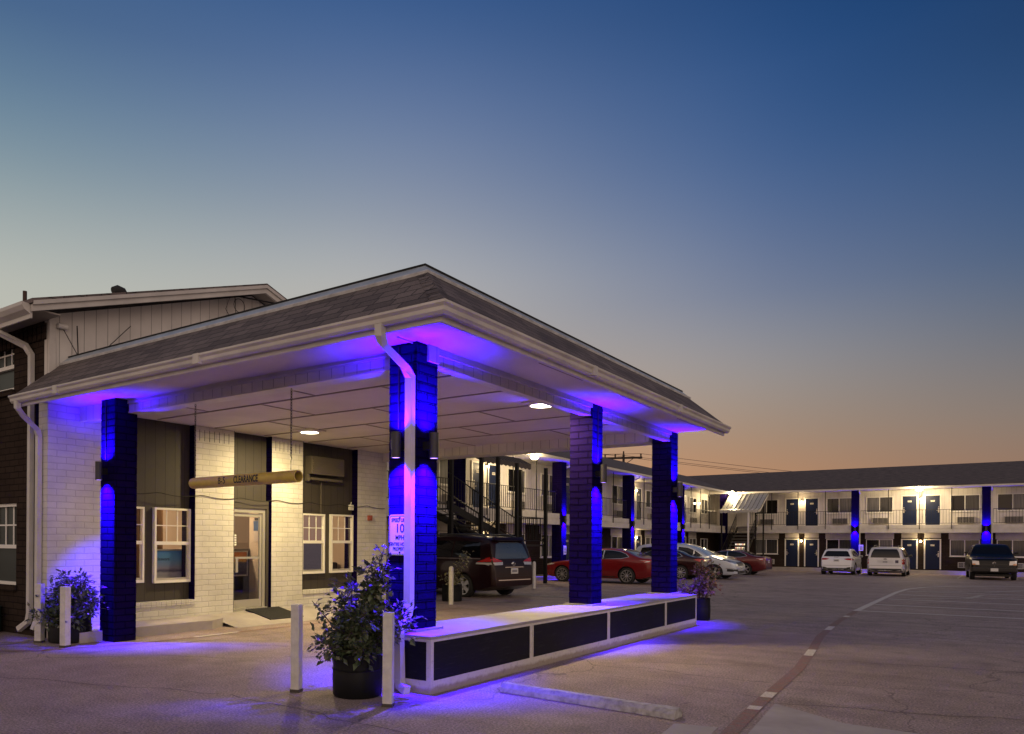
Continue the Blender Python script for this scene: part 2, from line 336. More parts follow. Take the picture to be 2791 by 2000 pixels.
# ------------------------------------------------------------------ ground and markings
b = MB(); ys = [-400, -60, -20, 8, 20, 53, 110, 900]; xs = [-700, -60, 0, 60, 700]
for y in ys:
    for x in xs: b.v.append((x, y, zg(y)))
for i in range(len(ys) - 1):
    for j in range(len(xs) - 1): b.f.append((i * 5 + j, i * 5 + j + 1, i * 5 + j + 6, i * 5 + j + 5)); b.m.append(0)
struct("parking_lot_ground", b.build("parking_lot_ground", asphalt))
def strip(b, pts, w, h=.004, mi=0, seg=.6):
    # painted strip following the ground along a polyline
    P = []
    for (x0, y0), (x1, y1) in zip(pts, pts[1:]):
        if math.hypot(x1 - x0, y1 - y0) < 1e-4: continue
        n = max(1, int(math.hypot(x1 - x0, y1 - y0) / seg)); P += [(x0 + (x1 - x0) * k / n, y0 + (y1 - y0) * k / n) for k in range(n)]
    P.append(pts[-1]); P = [p for k, p in enumerate(P) if k == 0 or math.hypot(p[0] - P[k - 1][0], p[1] - P[k - 1][1]) > 1e-4]; vs = []
    for i, (x, y) in enumerate(P):
        a = P[max(0, i - 1)]; c = P[min(len(P) - 1, i + 1)]; dx, dy = c[0] - a[0], c[1] - a[1]; l = math.hypot(dx, dy); nx, ny = dy / l, -dx / l
        for s in (.5, -.5): vs.append((x + nx * w * s, y + ny * w * s, zg(y + ny * w * s) + h))
    b.add(vs, [(2 * i, 2 * i + 1, 2 * i + 3, 2 * i + 2) for i in range(len(P) - 1)], mi)
def along(pts, a, c):
    out = []; d = 0
    for (x0, y0), (x1, y1) in zip(pts, pts[1:]):
        l = math.hypot(x1 - x0, y1 - y0)
        for k in range(9):
            s = d + l * k / 8
            if a <= s <= c: out.append((x0 + (x1 - x0) * k / 8, y0 + (y1 - y0) * k / 8))
        d += l
    return out
fire = [(2.88, -1.2), (2.79, .2), (2.69, 1.6), (2.56, 4.1), (2.37, 6), (2.16, 7.85), (1.95, 11), (1.83, 14.4), (1.75, 20.3), (1.7, 25), (1.78, 28), (2.2, 30.4), (3.0, 32.2), (4.2, 33.8), (6, 35), (9, 36), (14, 36.5)]
b = MB(); strip(b, along(fire, 0, 15.8), .125); struct("red_fire_lane_stripe", b.build("red_fire_lane_stripe", red_paint))
b = MB()
for a, c in ((2.35, 2.75), (2.9, 3.5), (6.3, 7.4), (10.2, 11.3), (13.2, 14.2)): strip(b, along(fire, a, c), .112, .0075)
strip(b, along(fire, 15.6, 70), .15, .0055)
for y0, y1 in ((14.55, 14.65), (17.28, 17.2), (20.35, 20.0), (23.38, 22.9), (26.1, 26.4)): strip(b, [(1.9, y0), (9, y1 + .1)], .19)
struct("white_stall_paint", b.build("white_stall_paint", white_paint))
b = MB()
for y in (10.95, 14.05, 18.2, 21.1, 25.9, 28.6, 31.0, 34.4, 38.0, 41.6): strip(b, [(-10.9, y), (-5.7, y)], .18)
for k in range(5): strip(b, [(-7.4 + k * .42, 13.3 + k * .05), (-6.6 + k * .42, 14.05)], .07, .008)
for x in (-8.0, -5.2, -2.35, .45, 2.78, 5.38, 8.1): strip(b, [(x, 44.2), (x, 52.6)], .1)
strip(b, [(2.2, 26.6), (4.2, 27.6), (5.5, 30.5)], .25, .0065); strip(b, [(2.4, 21), (3.8, 22.5), (4.1, 25)], .18, .0065)
struct("faded_parking_lines", b.build("faded_parking_lines", faint_paint))
b = MB(); strip(b, [(-8.6, -2.6), (-6.9, -1.7), (-5.95, -.85), (-5.62, .25), (-5.56, 1.3), (-5.6, 2.6), (-5.56, 5.6), (-5.5, 8.5)], .1); struct("red_curb_stripe", b.build("red_curb_stripe", red_paint))
b = MB(); strip(b, [(-5.565, 1.35), (-5.6, 2.25)], .085, .0075); struct("white_curb_patch", b.build("white_curb_patch", white_paint))
b = MB(); rk = random.Random(4)
def crack(x0, y0, x1, y1, w=.012, wob=.06):
    n = max(4, int(math.hypot(x1 - x0, y1 - y0) / .25)); strip(b, [(x0 + (x1 - x0) * k / n + rk.uniform(-wob, wob), y0 + (y1 - y0) * k / n + rk.uniform(-wob, wob)) for k in range(n + 1)], w, .003, 0, .12)
crack(2.72, 1.7, 6, 2.6); crack(.9, 2.2, 2.6, 1.9, .01); crack(-4.6, -2.2, -1.6, -1.2, .012); crack(-1.6, -1.2, .8, -1.4, .01); crack(2.5, 5.0, 8, 6.2, .014); crack(.2, 3.1, 2.45, 4.0, .01); crack(-4.8, 1.0, -1.2, 2.9, .012, .04); crack(-5.3, -.9, -4.8, 5, .014, .03); crack(.1, 9.6, 3, 12, .015); crack(-5.2, 9, -1, 11.5, .016); crack(3, 9, 9, 8.2, .016); crack(-4.5, 14, 1, 15.5, .02)
struct("pavement_cracks", b.build("pavement_cracks", mat("crack filler", (.07, .055, .05), .9)))
b = MB(); b.prism([(2.93, .1, .012), (2.82, 1.62, .012), (3.1, 1.42, .012), (3.47, 1.13, .012), (4.3, 1.08, .012), (8, 1.2, .012), (8, -3.5, .012), (2.98, -3.5, .012)], (0, 0, -.06))
struct("concrete_apron", b.build("concrete_apron", concrete))
b = MB(); b.prism([(2.33, .27, .006), (2.66, .36, .006), (2.72, -.4, .006), (2.5, -1.5, .006)], (0, 0, -.06)); struct("concrete_patch", b.build("concrete_patch", concrete))
# lobby walk with curb and ramp
b = MB()
b.prism([(-7.1, -.1, -.05), (-6.28, -.1, -.05), (-6.28, 2.25, -.05), (-6.5, 2.65, -.05), (-7.6, 2.65, -.05), (-7.6, -.1, -.05)], (0, 0, .2))
b.prism([(-7.6, 5.35, -.05), (-6.7, 5.35, -.05), (-6.45, 5.8, -.05), (-6.45, 8.4, -.05), (-7.6, 8.4, -.05)], (0, 0, .18))
nx, ny = 14, 14
def rampz(x, y): return max(.004, .15 * min(1, max(0, (-6.15 - x) / .72)) ) if True else 0
b.add([(-7.6 + 1.55 * i / nx, 2.65 + 2.7 * j / ny, rampz(-7.6 + 1.55 * i / nx, 0)) for i in range(nx + 1) for j in range(ny + 1)], [(i * (ny + 1) + j, (i + 1) * (ny + 1) + j, (i + 1) * (ny + 1) + j + 1, i * (ny + 1) + j + 1) for i in range(nx) for j in range(ny)])
struct("lobby_walk", b.build("lobby_walk", concrete))
b = MB(); b.box(-13.2, -11.7, 8.5, 53, -.6, .02); b.box(-13.2, 20, 53, 54.5, -.6, -.1); struct("motel_walk", b.build("motel_walk", concrete))
# ------------------------------------------------------------------ office building
off = thing("office_building", "two-storey motel office with white brick lobby front, dark brick side and grooved cream gable", "building", (-7.225, -.1, 0))
OX, OY = -7.225, -.1
def L(x, y, z=0): return (x - OX, y - OY, z)
def obox(b, x0, x1, y0, y1, z0, z1, mi=0): b.box(x0 - OX, x1 - OX, y0 - OY, y1 - OY, z0, z1, mi)
b = MB()
for y0, y1 in ((-.1, .78), (2.59, 3.46), (4.41, 5.26), (6.97, 8.0)): obox(b, -7.5, -7.225, y0, y1, 0, 3.75)
obox(b, -7.5, -7.225, .78, 2.59, 0, .36); obox(b, -7.5, -7.225, 5.26, 6.97, 0, .4)
lw = b.build("lobby_wall", white_brick, off)
b = MB()
for y0, y1, z in ((.78, 2.59, .36), (5.26, 6.97, .4)):
    n = int((y1 - y0) / .1); w = (y1 - y0) / n
    b = MB()
    for k in range(n): obox(b, -7.4, -7.2, y0 + k * w + .002, y0 + (k + 1) * w - .002, z, z + .085)
    b.build("brick_sill", white_brick, off, bevel=.006)
b = MB(); obox(b, -7.6, -7.5, -.1, .78, 0, 3.75); obox(b, -7.62, -7.5, 2.59, 3.46, 0, 3.75); obox(b, -7.62, -7.5, 4.41, 5.26, 0, 3.75); obox(b, -7.62, -7.5, 6.97, 8, 0, 3.75)
# soldier course marks
for y0 in (2.62, 4.45): 
    for k in range(7): obox(b, -7.226, -7.222, y0 + .05 + k * .11, y0 + .058 + k * .11, 3.33, 3.53)
b.build("soldier_course", black_brick, off)
def recess(y0, y1, z0, holes):
    b = MB(); zs = sorted({z0, 3.75, *[h[2] for h in holes], *[h[3] for h in holes]}); yb = sorted({y0, y1, *[h[0] for h in holes], *[h[1] for h in holes]})
    for ya, yc in zip(yb, yb[1:]):
        for za, zc in zip(zs, zs[1:]):
            if not any(h[0] <= ya and yc <= h[1] and h[2] <= za and zc <= h[3] for h in holes): obox(b, -7.46, -7.385, ya, yc, za, zc)
    b.build("recess_panel", siding_brown, off)
    for ya in (y1 - .012, y0): b = MB(); obox(b, -7.385, -7.227, ya, ya + .012, z0, 3.6); b.build("recess_return", black_brick, off)
wins = [(.9, 1.62, .78, 2.08), (1.82, 2.56, .76, 2.08)]; wins2 = [(5.33, 6.02, .82, 2.1), (6.22, 6.93, .82, 2.11)]
recess(.78, 2.59, .44, wins); recess(5.26, 6.97, .48, wins2); recess(3.46, 4.41, .15, [(3.49, 4.34, .15, 2.14)])
def sash(parent, y0, y1, z0, z1, x=-7.385, n=3, flip=False, lower_grid=False):
    # double hung window facing +X: frame, upper grid, meeting rail, lower sash
    f = MB(); t = .035; d = .075
    for a in ((y0, y0 + t, z0, z1), (y1 - t, y1, z0, z1)): f.box(x, x + d, a[0] - OY, a[1] - OY, a[2], a[3])
    f.box(x, x + d, y0 + t - OY, y1 - t - OY, z0, z0 + t + .01); f.box(x, x + d, y0 + t - OY, y1 - t - OY, z1 - t, z1)
    zm = z0 + (z1 - z0) * .53
    f.box(x + .01, x + d - .01, y0 + t - OY, y1 - t - OY, zm - .03, zm + .03)
    o = f.build("window", vinyl, parent, loc=(-OX, 0, 0))
    g = MB(); ya, yb = y0 + t - OY, y1 - t - OY
    for k in range(1, n): yy = ya + (yb - ya) * k / n; g.box(x + .03, x + .045, yy - .008, yy + .008, zm + .03, z1 - t)
    zz = (zm + z1) / 2; g.box(x + .031, x + .044, ya, yb, zz - .008, zz + .008)
    g.build("muntin", vinyl, o)
    g = MB(); s = .03
    for a in ((ya, ya + s), (yb - s, yb)): g.box(x + .02, x + .05, a[0], a[1], z0 + t + .01, zm - .03)
    g.box(x + .02, x + .05, ya + s, yb - s, z0 + t + .01, z0 + t + .05); g.build("lower_sash", alu, o)
    g = MB(); g.add([(x + .037, ya, z0 + t), (x + .037, yb, z0 + t), (x + .037, yb, z1 - t), (x + .037, ya, z1 - t)], [(0, 1, 2, 3)]); g.build("pane", clear_glass, o)
    return o
for w in wins + wins2: sash(off, *w)
# glazed lobby door
b = MB(); x = -7.42
obox(b, x, x + .09, 3.47, 3.53, .2, 2.14); obox(b, x, x + .09, 4.27, 4.335, .2, 2.14); obox(b, x, x + .09, 3.53, 4.27, 2.06, 2.14); obox(b, x - .02, x + .16, 3.47, 4.34, .15, .2)
dr = b.build("lobby_door_frame", alu, off)
b = MB(); obox(b, x + .02, x + .06, 3.535, 3.585, .21, 2.05); obox(b, x + .02, x + .06, 4.215, 4.265, .21, 2.05); obox(b, x + .02, x + .06, 3.585, 4.215, 1.985, 2.05); obox(b, x + .02, x + .06, 3.585, 4.215, .21, .36)
lf = b.build("door_leaf", alu, dr)
b = MB(); obox(b, x + .039, x + .041, 3.585, 4.215, .36, 1.985); b.build("pane", clear_glass, lf)
b = MB(); obox(b, x + .065, x + .09, 3.585, 4.215, 1.16, 1.2); obox(b, x + .065, x + .1, 3.6, 3.65, .9, 1.2); b.build("push_bar", alu, lf)
b = MB(); obox(b, -7.44, -7.3, 4.341, 4.405, .15, 2.3); obox(b, -7.44, -7.3, 3.465, 4.341, 2.145, 2.3); b.build("door_surround", mat("dark bronze trim", (.06, .052, .045), .5), off)
b = MB()
for k, c in enumerate(range(5)): obox(b, x + .0445, x + .0465, 3.6, 3.65, 1.42 + k * .045, 1.45 + k * .045)
b.build("card_sticker", white_txt, lf)
# lobby interior shell
b = MB(); obox(b, -11.5, -11.4, -.02, 7.9, .15, 3.0); obox(b, -11.4, -7.62, .12, .16, .15, 3.0); obox(b, -11.4, -7.62, 7.86, 7.9, .15, 3.0); obox(b, -11.4, -7.62, -.02, 7.9, 3.0, 3.05)
obox(b, -8.0, -7.62, 4.5, 4.58, .15, 3.0)
b.build("interior_wall", mat("cream interior paint", (.62, .5, .38), .8), off)
b = MB(); obox(b, -11.4, -7.5, 0, 7.86, .1, .155); b.build("interior_floor", mat("tan vinyl floor", (.28, .19, .12), .4), off)
def ceil_light(p, x, y, z, pw, c): 
    b = MB(); b.lathe([(.14, z - .03), (.14, z)], L(x, y)[:2] + (0,)); o = b.build("interior_light", mat("warm diffuser", (.8, .7, .5), .5, emit=c, es=6), p)
    lamp("interior_lamp", 'POINT', o, L(x, y, z - .12), pw, c, size=.12)
ceil_light(off, -8.5, 2.9, 3.0, 330, (1, .72, .46)); ceil_light(off, -9.2, 1.6, 3.0, 30, (1, .76, .52)); ceil_light(off, -8.4, 5.9, 3.0, 16, (1, .78, .55))
# upper gable, dark side wall, roof
pk = 3.86; zw, zp = 4.95, 6.27
b = MB(); b.prism([(0, 0, 3.6), (0, 8.1, 3.6), (0, 8.1, zw), (0, pk - OY, zp), (0, 0, zw)], (-.12, 0, 0)); b.build("gable_wall", siding_white, off)
b = MB(); b.box(.001, .03, 0, .1, 3.6, zw - .03); b.build("corner_board", trim, off)
def wallholes(b, x0, x1, z0, z1, holes, y0, y1):
    xs = sorted({x0, x1, *[h[0] for h in holes], *[h[1] for h in holes]}); zs = sorted({z0, z1, *[h[2] for h in holes], *[h[3] for h in holes]})
    for xa, xb in zip(xs, xs[1:]):
        for za, zb in zip(zs, zs[1:]):
            if not any(h[0] <= xa and xb <= h[1] and h[2] <= za and zb <= h[3] for h in holes): obox(b, xa, xb, y0, y1, za, zb)
sw = [(-9.3, -8.31, 3.92, 4.76), (-9.25, -8.2, .77, 2.09)]
b = MB(); wallholes(b, -18, -7.232, 0, 4.93, sw, -.098, .1); b.build("side_wall", brown_brick, off)
b = MB()
for k in range(34): obox(b, -12 + k * .14, -12 + k * .14 + .1, -.125, -.098, 4.58, 4.83)
b.build("dentil_course", brown_brick, off); b = MB()
for h in sw:
    obox(b, h[0] - .05, h[1] + .05, -.16, -.098, h[2] - .09, h[2] - .002)
    if h is sw[0]: b.build("window_ledge", brown_brick, off); b = MB()
b.build("window_ledge", brown_brick, off)
for h in sw:
    f = MB(); t = .05; zm = h[2] + (h[3] - h[2]) * .47
    for a in ((h[0], h[0] + t, h[2], h[3]), (h[1] - t, h[1], h[2], h[3]), (h[0] + t, h[1] - t, h[2], h[2] + t), (h[0] + t, h[1] - t, h[3] - t, h[3]), (h[0] + t, h[1] - t, zm - .03, zm + .03)): obox(f, a[0], a[1], -.06, .02, a[2], a[3])
    o = f.build("window", vinyl, off)
    g = MB()
    for k in (1, 2, 3): xx = h[0] + (h[1] - h[0]) * k / 4; obox(g, xx - .012, xx + .012, -.02, -.005, zm + .03, h[3] - t)
    obox(g, h[0] + t, h[1] - t, -.021, -.006, (zm + h[3]) / 2 - .012, (zm + h[3]) / 2 + .012); g.build("muntin", vinyl, o)
    g = MB(); obox(g, h[0] + t, h[1] - t, .0, .01, h[2] + t, h[3] - t); g.build("pane", mat("blind behind glass", (.022, .024, .02), .35, spec=.3), o)
b = MB(); b.box(-11, -.1, .3, 8, .0, 3.55); b.v = [(x, y, z) for x, y, z in b.v]
oh = .5
def slope(b, y0, z0, y1, z1, th, x0, x1, mi=0): b.prism([L(x0, y0, z0), L(x0, y1, z1), L(x0, y1, z1 + th), L(x0, y0, z0 + th)], (x1 - x0, 0, 0), mi)
ey = -.55; ez = 4.93; pz = 6.36; e2 = pk + (pk - ey)
b = MB(); slope(b, ey - .02, ez, pk, pz, .07, -18, -6.78); slope(b, e2, ez, pk, pz, .07, -18, -6.78); rf = b.build("roof", shingle, off)
b = MB(); slope(b, ey, ez - .11, pk, pz - .11, .105, -6.86, -6.81); slope(b, e2, ez - .11, pk, pz - .11, .105, -6.86, -6.81); slope(b, ey, ez - .02, pk, pz - .02, .06, -6.81, -6.775); slope(b, e2, ez - .02, pk, pz - .02, .06, -6.81, -6.775); b.build("rake_board", trim, rf)
b = MB(); slope(b, ey + .03, ez - .055, pk, pz - .055, .02, -7.24, -6.86); slope(b, e2 - .03, ez - .055, pk, pz - .055, .02, -7.24, -6.86); obox(b, -18, -6.87, ey + .03, -.1, ez - .06, ez - .04); b.build("soffit", mat("brown soffit paint", (.3, .27, .24), .7), rf)  # one even brown over the whole office soffit
b = MB(); b.sweep([(-11 - OX + -7, ey - OY), (-6.87 - OX, ey - OY)], [(0, ez - .14), (0, ez), (.12, ez + .02), (.12, ez - .03), (.08, ez - .09)]); b.build("gutter", trim, rf)
b = MB(); obox(b, -18, -6.87, ey + .001, ey + .03, ez - .2, ez - .005); b.build("fascia_board", trim, rf)
b = MB(); b.tube([L(-7.93, -.62, 4.84), L(-7.93, -.6, 4.72), L(-7.73, -.2, 4.52), L(-7.66, -.145, 4.38), L(-7.66, -.145, .35), L(-7.68, -.16, .22), L(-7.85, -.22, .1)], .05, rect=(.085, .07), up=(0, 1, 0)); b.build("downspout", trim, off)
b = MB(); b.lathe([(.03, 4.9), (.03, 5.28)], L(-7.45, -.35)[:2] + (0,), 10); b.build("vent_stub", mat("rusty pipe", (.06, .035, .028), .8), off)
# turbine elbow vent on roof
vt = thing("roof_vent", "dark metal elbow vent sticking out of the office roof", "vent", (-8.2, 1.75, 5.74)); vt.scale = (.55, .55, .55)
b = MB(); b.lathe([(.14, -.1), (.14, .18), (.16, .19), (.16, .21)], (0, 0, 0), 14); b.build("vent_pipe", roll_m, vt, 40)
b = MB(); b.tube([(0, 0, .2), (0, -.01, .3), (0, -.08, .4), (0, -.22, .42), (0, -.36, .36)], [.15, .16, .165, .16, .13], 14); b.build("vent_hood", roll_m, vt, 40)
# ------------------------------------------------------------------ entrance canopy
can = thing("entrance_canopy", "shingled drive-through canopy with white beams on black brick columns lit violet", "canopy")
ZS = 3.6
cols = [(-.755, -.394, .257, .617, .573), (-.755, -.394, 4.569, 4.93, .573), (-.755, -.394, 8.02, 8.38, .573), (-6.35, -5.99, .257, .617, 0)]
for x0, x1, y0, y1, z in cols:
    b = MB(); b.box(x0, x1, y0, y1, z, ZS)
    # toothed brick relief on the corners
    k = 0; zz = z
    while zz < ZS - .1:
        if k % 2: b.box(x0 - .004, x1 + .004, y0 - .004, y1 + .004, zz + .005, zz + .095)
        else: b.box(x0 - .0025, x1 + .0025, y0 - .0025, y1 + .0025, zz + .005, zz + .095)
        zz += .1; k += 1
    c = b.build("column", black_brick, can)
    if z > 0:
        b = MB(); b.box(x0 - .06, x1 + .06, y0 - .06, y1 + .06, .5735, .595); b.build("column_base", capm, c)
b = MB(); hb = 3.425
b.box(-.53, -.42, .617, 4.569, hb, ZS); b.box(-.53, -.42, 4.93, 8.02, hb, ZS); b.box(-.56, -.365, .43, .617, hb, ZS)
b.box(-5.99, -.755, .48, .66, hb, ZS); b.box(-7.22, -6.35, .4, .6, hb - .05, ZS); b.box(-7.22, -.755, 7.85, 8.3, hb, ZS)
b.build("beam", siding_white, can)
b = MB(); b.box(-.54, -.408, .617, 4.56, hb - .014, hb - .001); b.box(-.54, -.408, 4.94, 8.02, hb - .014, hb - .001); b.box(-5.985, -.76, .465, .675, hb - .02, hb - .001); b.box(-7.22, -.76, 7.83, 8.32, hb - .02, hb - .001)
b.box(-.419, -.385, .617, 4.56, ZS - .07, ZS); b.box(-.419, -.385, 4.94, 8.02, ZS - .07, ZS); b.box(-5.985, -.76, .455, .479, ZS - .06, ZS)
b.build("beam_trim", trim, can)
# ceiling with battens, soffit
b = MB(); b.box(-7.22, .47, -.52, 8.22, ZS, ZS + .06); b.box(-7.22, -.39, 8.22, 8.39, ZS, ZS + .06); b.build("ceiling", ceil_m, can)
b = MB(); z = ZS - .012
batten = mat("batten paint", (.24, .2, .17), .75)
for y in (1.8, 3.0, 4.2, 5.4, 6.6): b.box(-7.2, -.705, y - .02, y + .02, z, ZS - .0005)
r = random.Random(3)
yb = [.67, 1.8, 3.0, 4.2, 5.4, 6.6, 7.83]
for k in range(6):
    for x in [-5.8 + (k % 2) * 1.2 + 2.4 * j for j in range(3)]: b.box(x - .016, x + .016, yb[k] + .021, yb[k + 1] - .021, z + .003, ZS - .0005)
b.build("ceiling_batten", batten, can)
path = [(-7.25, -.55), (.5, -.55), (.5, 8.24)]
b = MB(); b.sweep(path, [(-.03, 3.47), (.0, 3.47), (.0, 3.62), (-.03, 3.62)]); b.sweep(path, [(-.1, 3.5), (-.031, 3.5), (-.031, 3.53), (-.1, 3.53)]); b.build("fascia_board", trim, can)
b = MB(); b.sweep([(-7.28, -.552), (.502, -.552), (.502, 8.26)], [(.0, 3.515), (.06, 3.515), (.085, 3.54), (.09, 3.575), (.115, 3.6), (.115, 3.622), (.1, 3.622), (.09, 3.605), (.0, 3.62)]); b.build("gutter", trim, can)
for k, (x0, y0, x1, y1) in enumerate([(-6.0, -.672, -5.9, -.55), (-2.9, -.672, -2.8, -.55), (.5, 2.4, .622, 2.5), (.5, 5.5, .622, 5.6)]): b = MB(); b.box(x0, x1, y0, y1, 3.512, 3.626); b.build("gutter_joint", trim, can)
eave = (.08, 3.615); rdg = (-.78, 4.33)
b = MB(); b.sweep(path, [eave, (rdg[0], rdg[1]), (-1.2, rdg[1]), (-1.2, 3.68), (-.02, 3.63)]); rf = b.build("roof", shingle, can)
def onslope(t, h): # point at fraction t up the slope, h above it
    ox, oz = rdg[0] - eave[0], rdg[1] - eave[1]; l = math.hypot(ox, oz); return (eave[0] + ox * t + oz / l * h, eave[1] + oz * t - ox / l * h)
b = MB(); b.sweep(path, [onslope(.85, .004), onslope(1.0, .004), onslope(1.0, .022), onslope(.85, .018)]); b.build("flashing", flash_m, rf)
b = MB(); b.sweep(path, [onslope(.81, .003), onslope(.848, .003), onslope(.848, .03), onslope(.82, .03)]); b.build("flashing_edge", grimy("white sealant", (.62, .62, .62), .6, 7, .6), rf)
b = MB(); b.sweep(path, [onslope(1.0, .0), onslope(1.0, .045), (rdg[0] - .09, rdg[1] + .055), (rdg[0] - .09, rdg[1] - .01)]); b.build("ridge_roll", roll_m, rf)
# hip cap shingles
b = MB(); cx0 = (.5 + eave[0], -.55 - eave[0], eave[1]); cx1 = (.5 + rdg[0], -.55 - rdg[0], rdg[1])
for k in range(9):
    t0, t1 = k / 9.4, (k + 1) / 9.4 + .02; p0 = Vector(cx0).lerp(Vector(cx1), t0); p1 = Vector(cx0).lerp(Vector(cx1), t1); u = Vector((0, 0, .012)); w = .14
    sl = (rdg[1] - eave[1]) / (eave[0] - rdg[0])
    def pt(p, s, h): return Vector((p.x, p.y + w, p.z + h)) if s > 0 else Vector((p.x - w, p.y, p.z + h))
    # wings lie on the two slopes
    b.add([p0 + u * 1.3, pt(p0, 1, .004 + .008), p1 + u, pt(p1, 1, .004), pt(p0, -1, .012), pt(p1, -1, .004)], [(0, 1, 3, 2), (0, 2, 5, 4)])
b.build("hip_cap", shingle, rf)
# downspouts of the canopy
b = MB(); b.tube([(-.17, -.6, 3.6), (-.17, -.6, 3.44), (-.2, -.53, 3.38), (-.41, .08, 3.3), (-.43, .19, 3.22), (-.43, .195, .86), (-.43, .17, .76), (-.38, -.03, .66), (-.36, -.055, .58), (-.345, -.055, .13), (-.32, -.07, .06), (-.2, -.12, .035)], .05, rect=(.085, .07), up=(.02, 1, 0)); b.build("downspout", trim, can)
b = MB(); b.tube([(-7.13, -.6, 3.54), (-7.13, -.6, 3.44), (-7.22, -.48, 3.36), (-7.38, -.19, 3.2), (-7.4, -.15, 3.1), (-7.4, -.15, .3), (-7.42, -.2, .12)], .05, rect=(.085, .07), up=(0, 1, 0)); b.build("downspout", trim, can)
b = MB(); b.tube([(-.45, -.0, 3.59), (-.46, .5, 3.585), (-.4, .75, 3.56), (-.4, 4.5, 3.555)], .008, 6); b.tube([(-.4, 4.98, 3.555), (-.4, 7.9, 3.55)], .008, 6); b.tube([(-.9, .45, 3.56), (-5.9, .45, 3.555)], .008, 6)
b.build("conduit", trim, can)
for q in ((-6.2, .24), (-.38, 4.74), (-.62, .24)): b = MB(); b.tube([(*q, 3.57), (*q, 2.7)], .009, 6); b.build("conduit", metal_blk, can)
# low wall carrying the columns
lw_ = thing("low_wall", "low white framed wall with four black panels under the canopy columns", "low wall")
b = MB(); b.box(-.83, -.012, .012, 8.3, 0, .54); b.build("wall_core", low_trim, lw_)
b = MB(); b.box(-.842, 0, 0, 8.317, .54, .573); b.build("wall_cap", capm, lw_, bevel=.004)
b = MB(); b.box(-.012, 0, 0, 8.317, 0, .13); b.box(-.842, -.012, 0, .012, 0, .13); b.box(-.012, 0, 0, 8.317, .515, .54); b.box(-.842, -.012, 0, .012, .515, .54)
for y0, y1 in ((0, .05), (2.0, 2.05), (2.063, 2.085), (4.27, 4.32), (4.333, 4.355), (6.64, 6.69), (6.703, 6.72), (8.27, 8.317)): b.box(-.012, 0, y0, y1, .13, .515)
b.box(-.055, -.012, 0, .012, .13, .515); b.box(-.842, -.8, 0, .012, .13, .515); b.build("wall_frame", low_trim, lw_)
for y0, y1 in ((.05, 2.0), (2.085, 4.27), (4.355, 6.64), (6.72, 8.27)): b = MB(); b.box(-.012, -.006, y0, y1, .13, .515); b.build("panel", black_panel, lw_)
b = MB(); b.box(-.8, -.055, .006, .012, .13, .515); b.build("panel", black_panel, lw_)
# violet up-down wall lights
glow_v = mat("violet lens", (.5, .2, 1), .3, emit=(.45, .25, 1), es=5)
def sconce(loc, face, label, pw=2700, r=.05, h=.27, gap=.13, spot=100):
    t = thing("wall_light", label, "wall light", loc, 0, "violet up-down wall lights")
    b = MB(); b.lathe([(r - .006, -h / 2 + .006), (r, -h / 2), (r, h / 2), (r - .006, h / 2 - .006)], n=20); b.build("housing", mat("bronze light housing", (.028, .026, .028), .45, .2), t, 40)
    b = MB(); fx, fy = face
    b.box(min(0, -fx * gap) - .03 * abs(fy), max(0, -fx * gap) + .03 * abs(fy), min(0, -fy * gap) - .03 * abs(fx), max(0, -fy * gap) + .03 * abs(fx), -.045, .045); b.build("mount", metal_blk, t)
    for s in (1, -1):
        b = MB(); b.lathe([(0.001, s * (h / 2 - .004)), (r - .008, s * (h / 2 - .004))], n=16, caps=False); b.build("lens", glow_v, t)
        lamp("violet_lamp", 'SPOT', t, (fx * .02, fy * .02, s * (h / 2 + .004)), pw * (.24 if s > 0 else 1), VIOLET, (-fx * .42, -fy * .42, s), .03, spot + (32 if s > 0 else 0), 1.0)
    return t
sconce((-.562, .127, 2.515), (0, -1), "violet wall light on the left face of the column with the speed sign")
sconce((-.264, .39, 2.515), (1, 0), "violet wall light on the right face of the column with the speed sign")
sconce((-6.19, .127, 2.525), (0, -1), "violet wall light on the lone column beside the lobby wall")
sconce((-.264, 4.69, 2.55), (1, 0), "violet wall light on the middle column of the low wall")
sconce((-.264, 8.13, 2.515), (1, 0), "violet wall light on the far end column of the low wall")
led_m = mat("warm lamp lens", (1, .9, .7), .4, emit=(1, .86, .6), es=14)
for (x, y), lb in (((-1.0, 4.1), "round ceiling lamp lit above the low wall beside the middle column"), ((-5.93, 4.17), "round ceiling lamp lit in front of the lobby door")):
    t = thing("ceiling_lamp", lb, "ceiling lamp", (x, y, ZS), 0, "round lamps under the canopy")
    b = MB(); b.box(-.22, .22, -.22, .22, -.022, -.0005); b.build("plate", ceil_m, t)
    b = MB(); b.lathe([(.19, -.023), (.19, -.045), (.165, -.05)], n=28); b.build("rim", metal_wht, t)
    b = MB(); b.lathe([(.001, -.058), (.09, -.056), (.163, -.051)], n=28, caps=False); b.build("lens", led_m, t)
    lamp("warm_lamp", 'AREA', t, (0, 0, -.07), 165 if x < -3 else 150, (1, .77, .37), (0, 0, -1), .2)
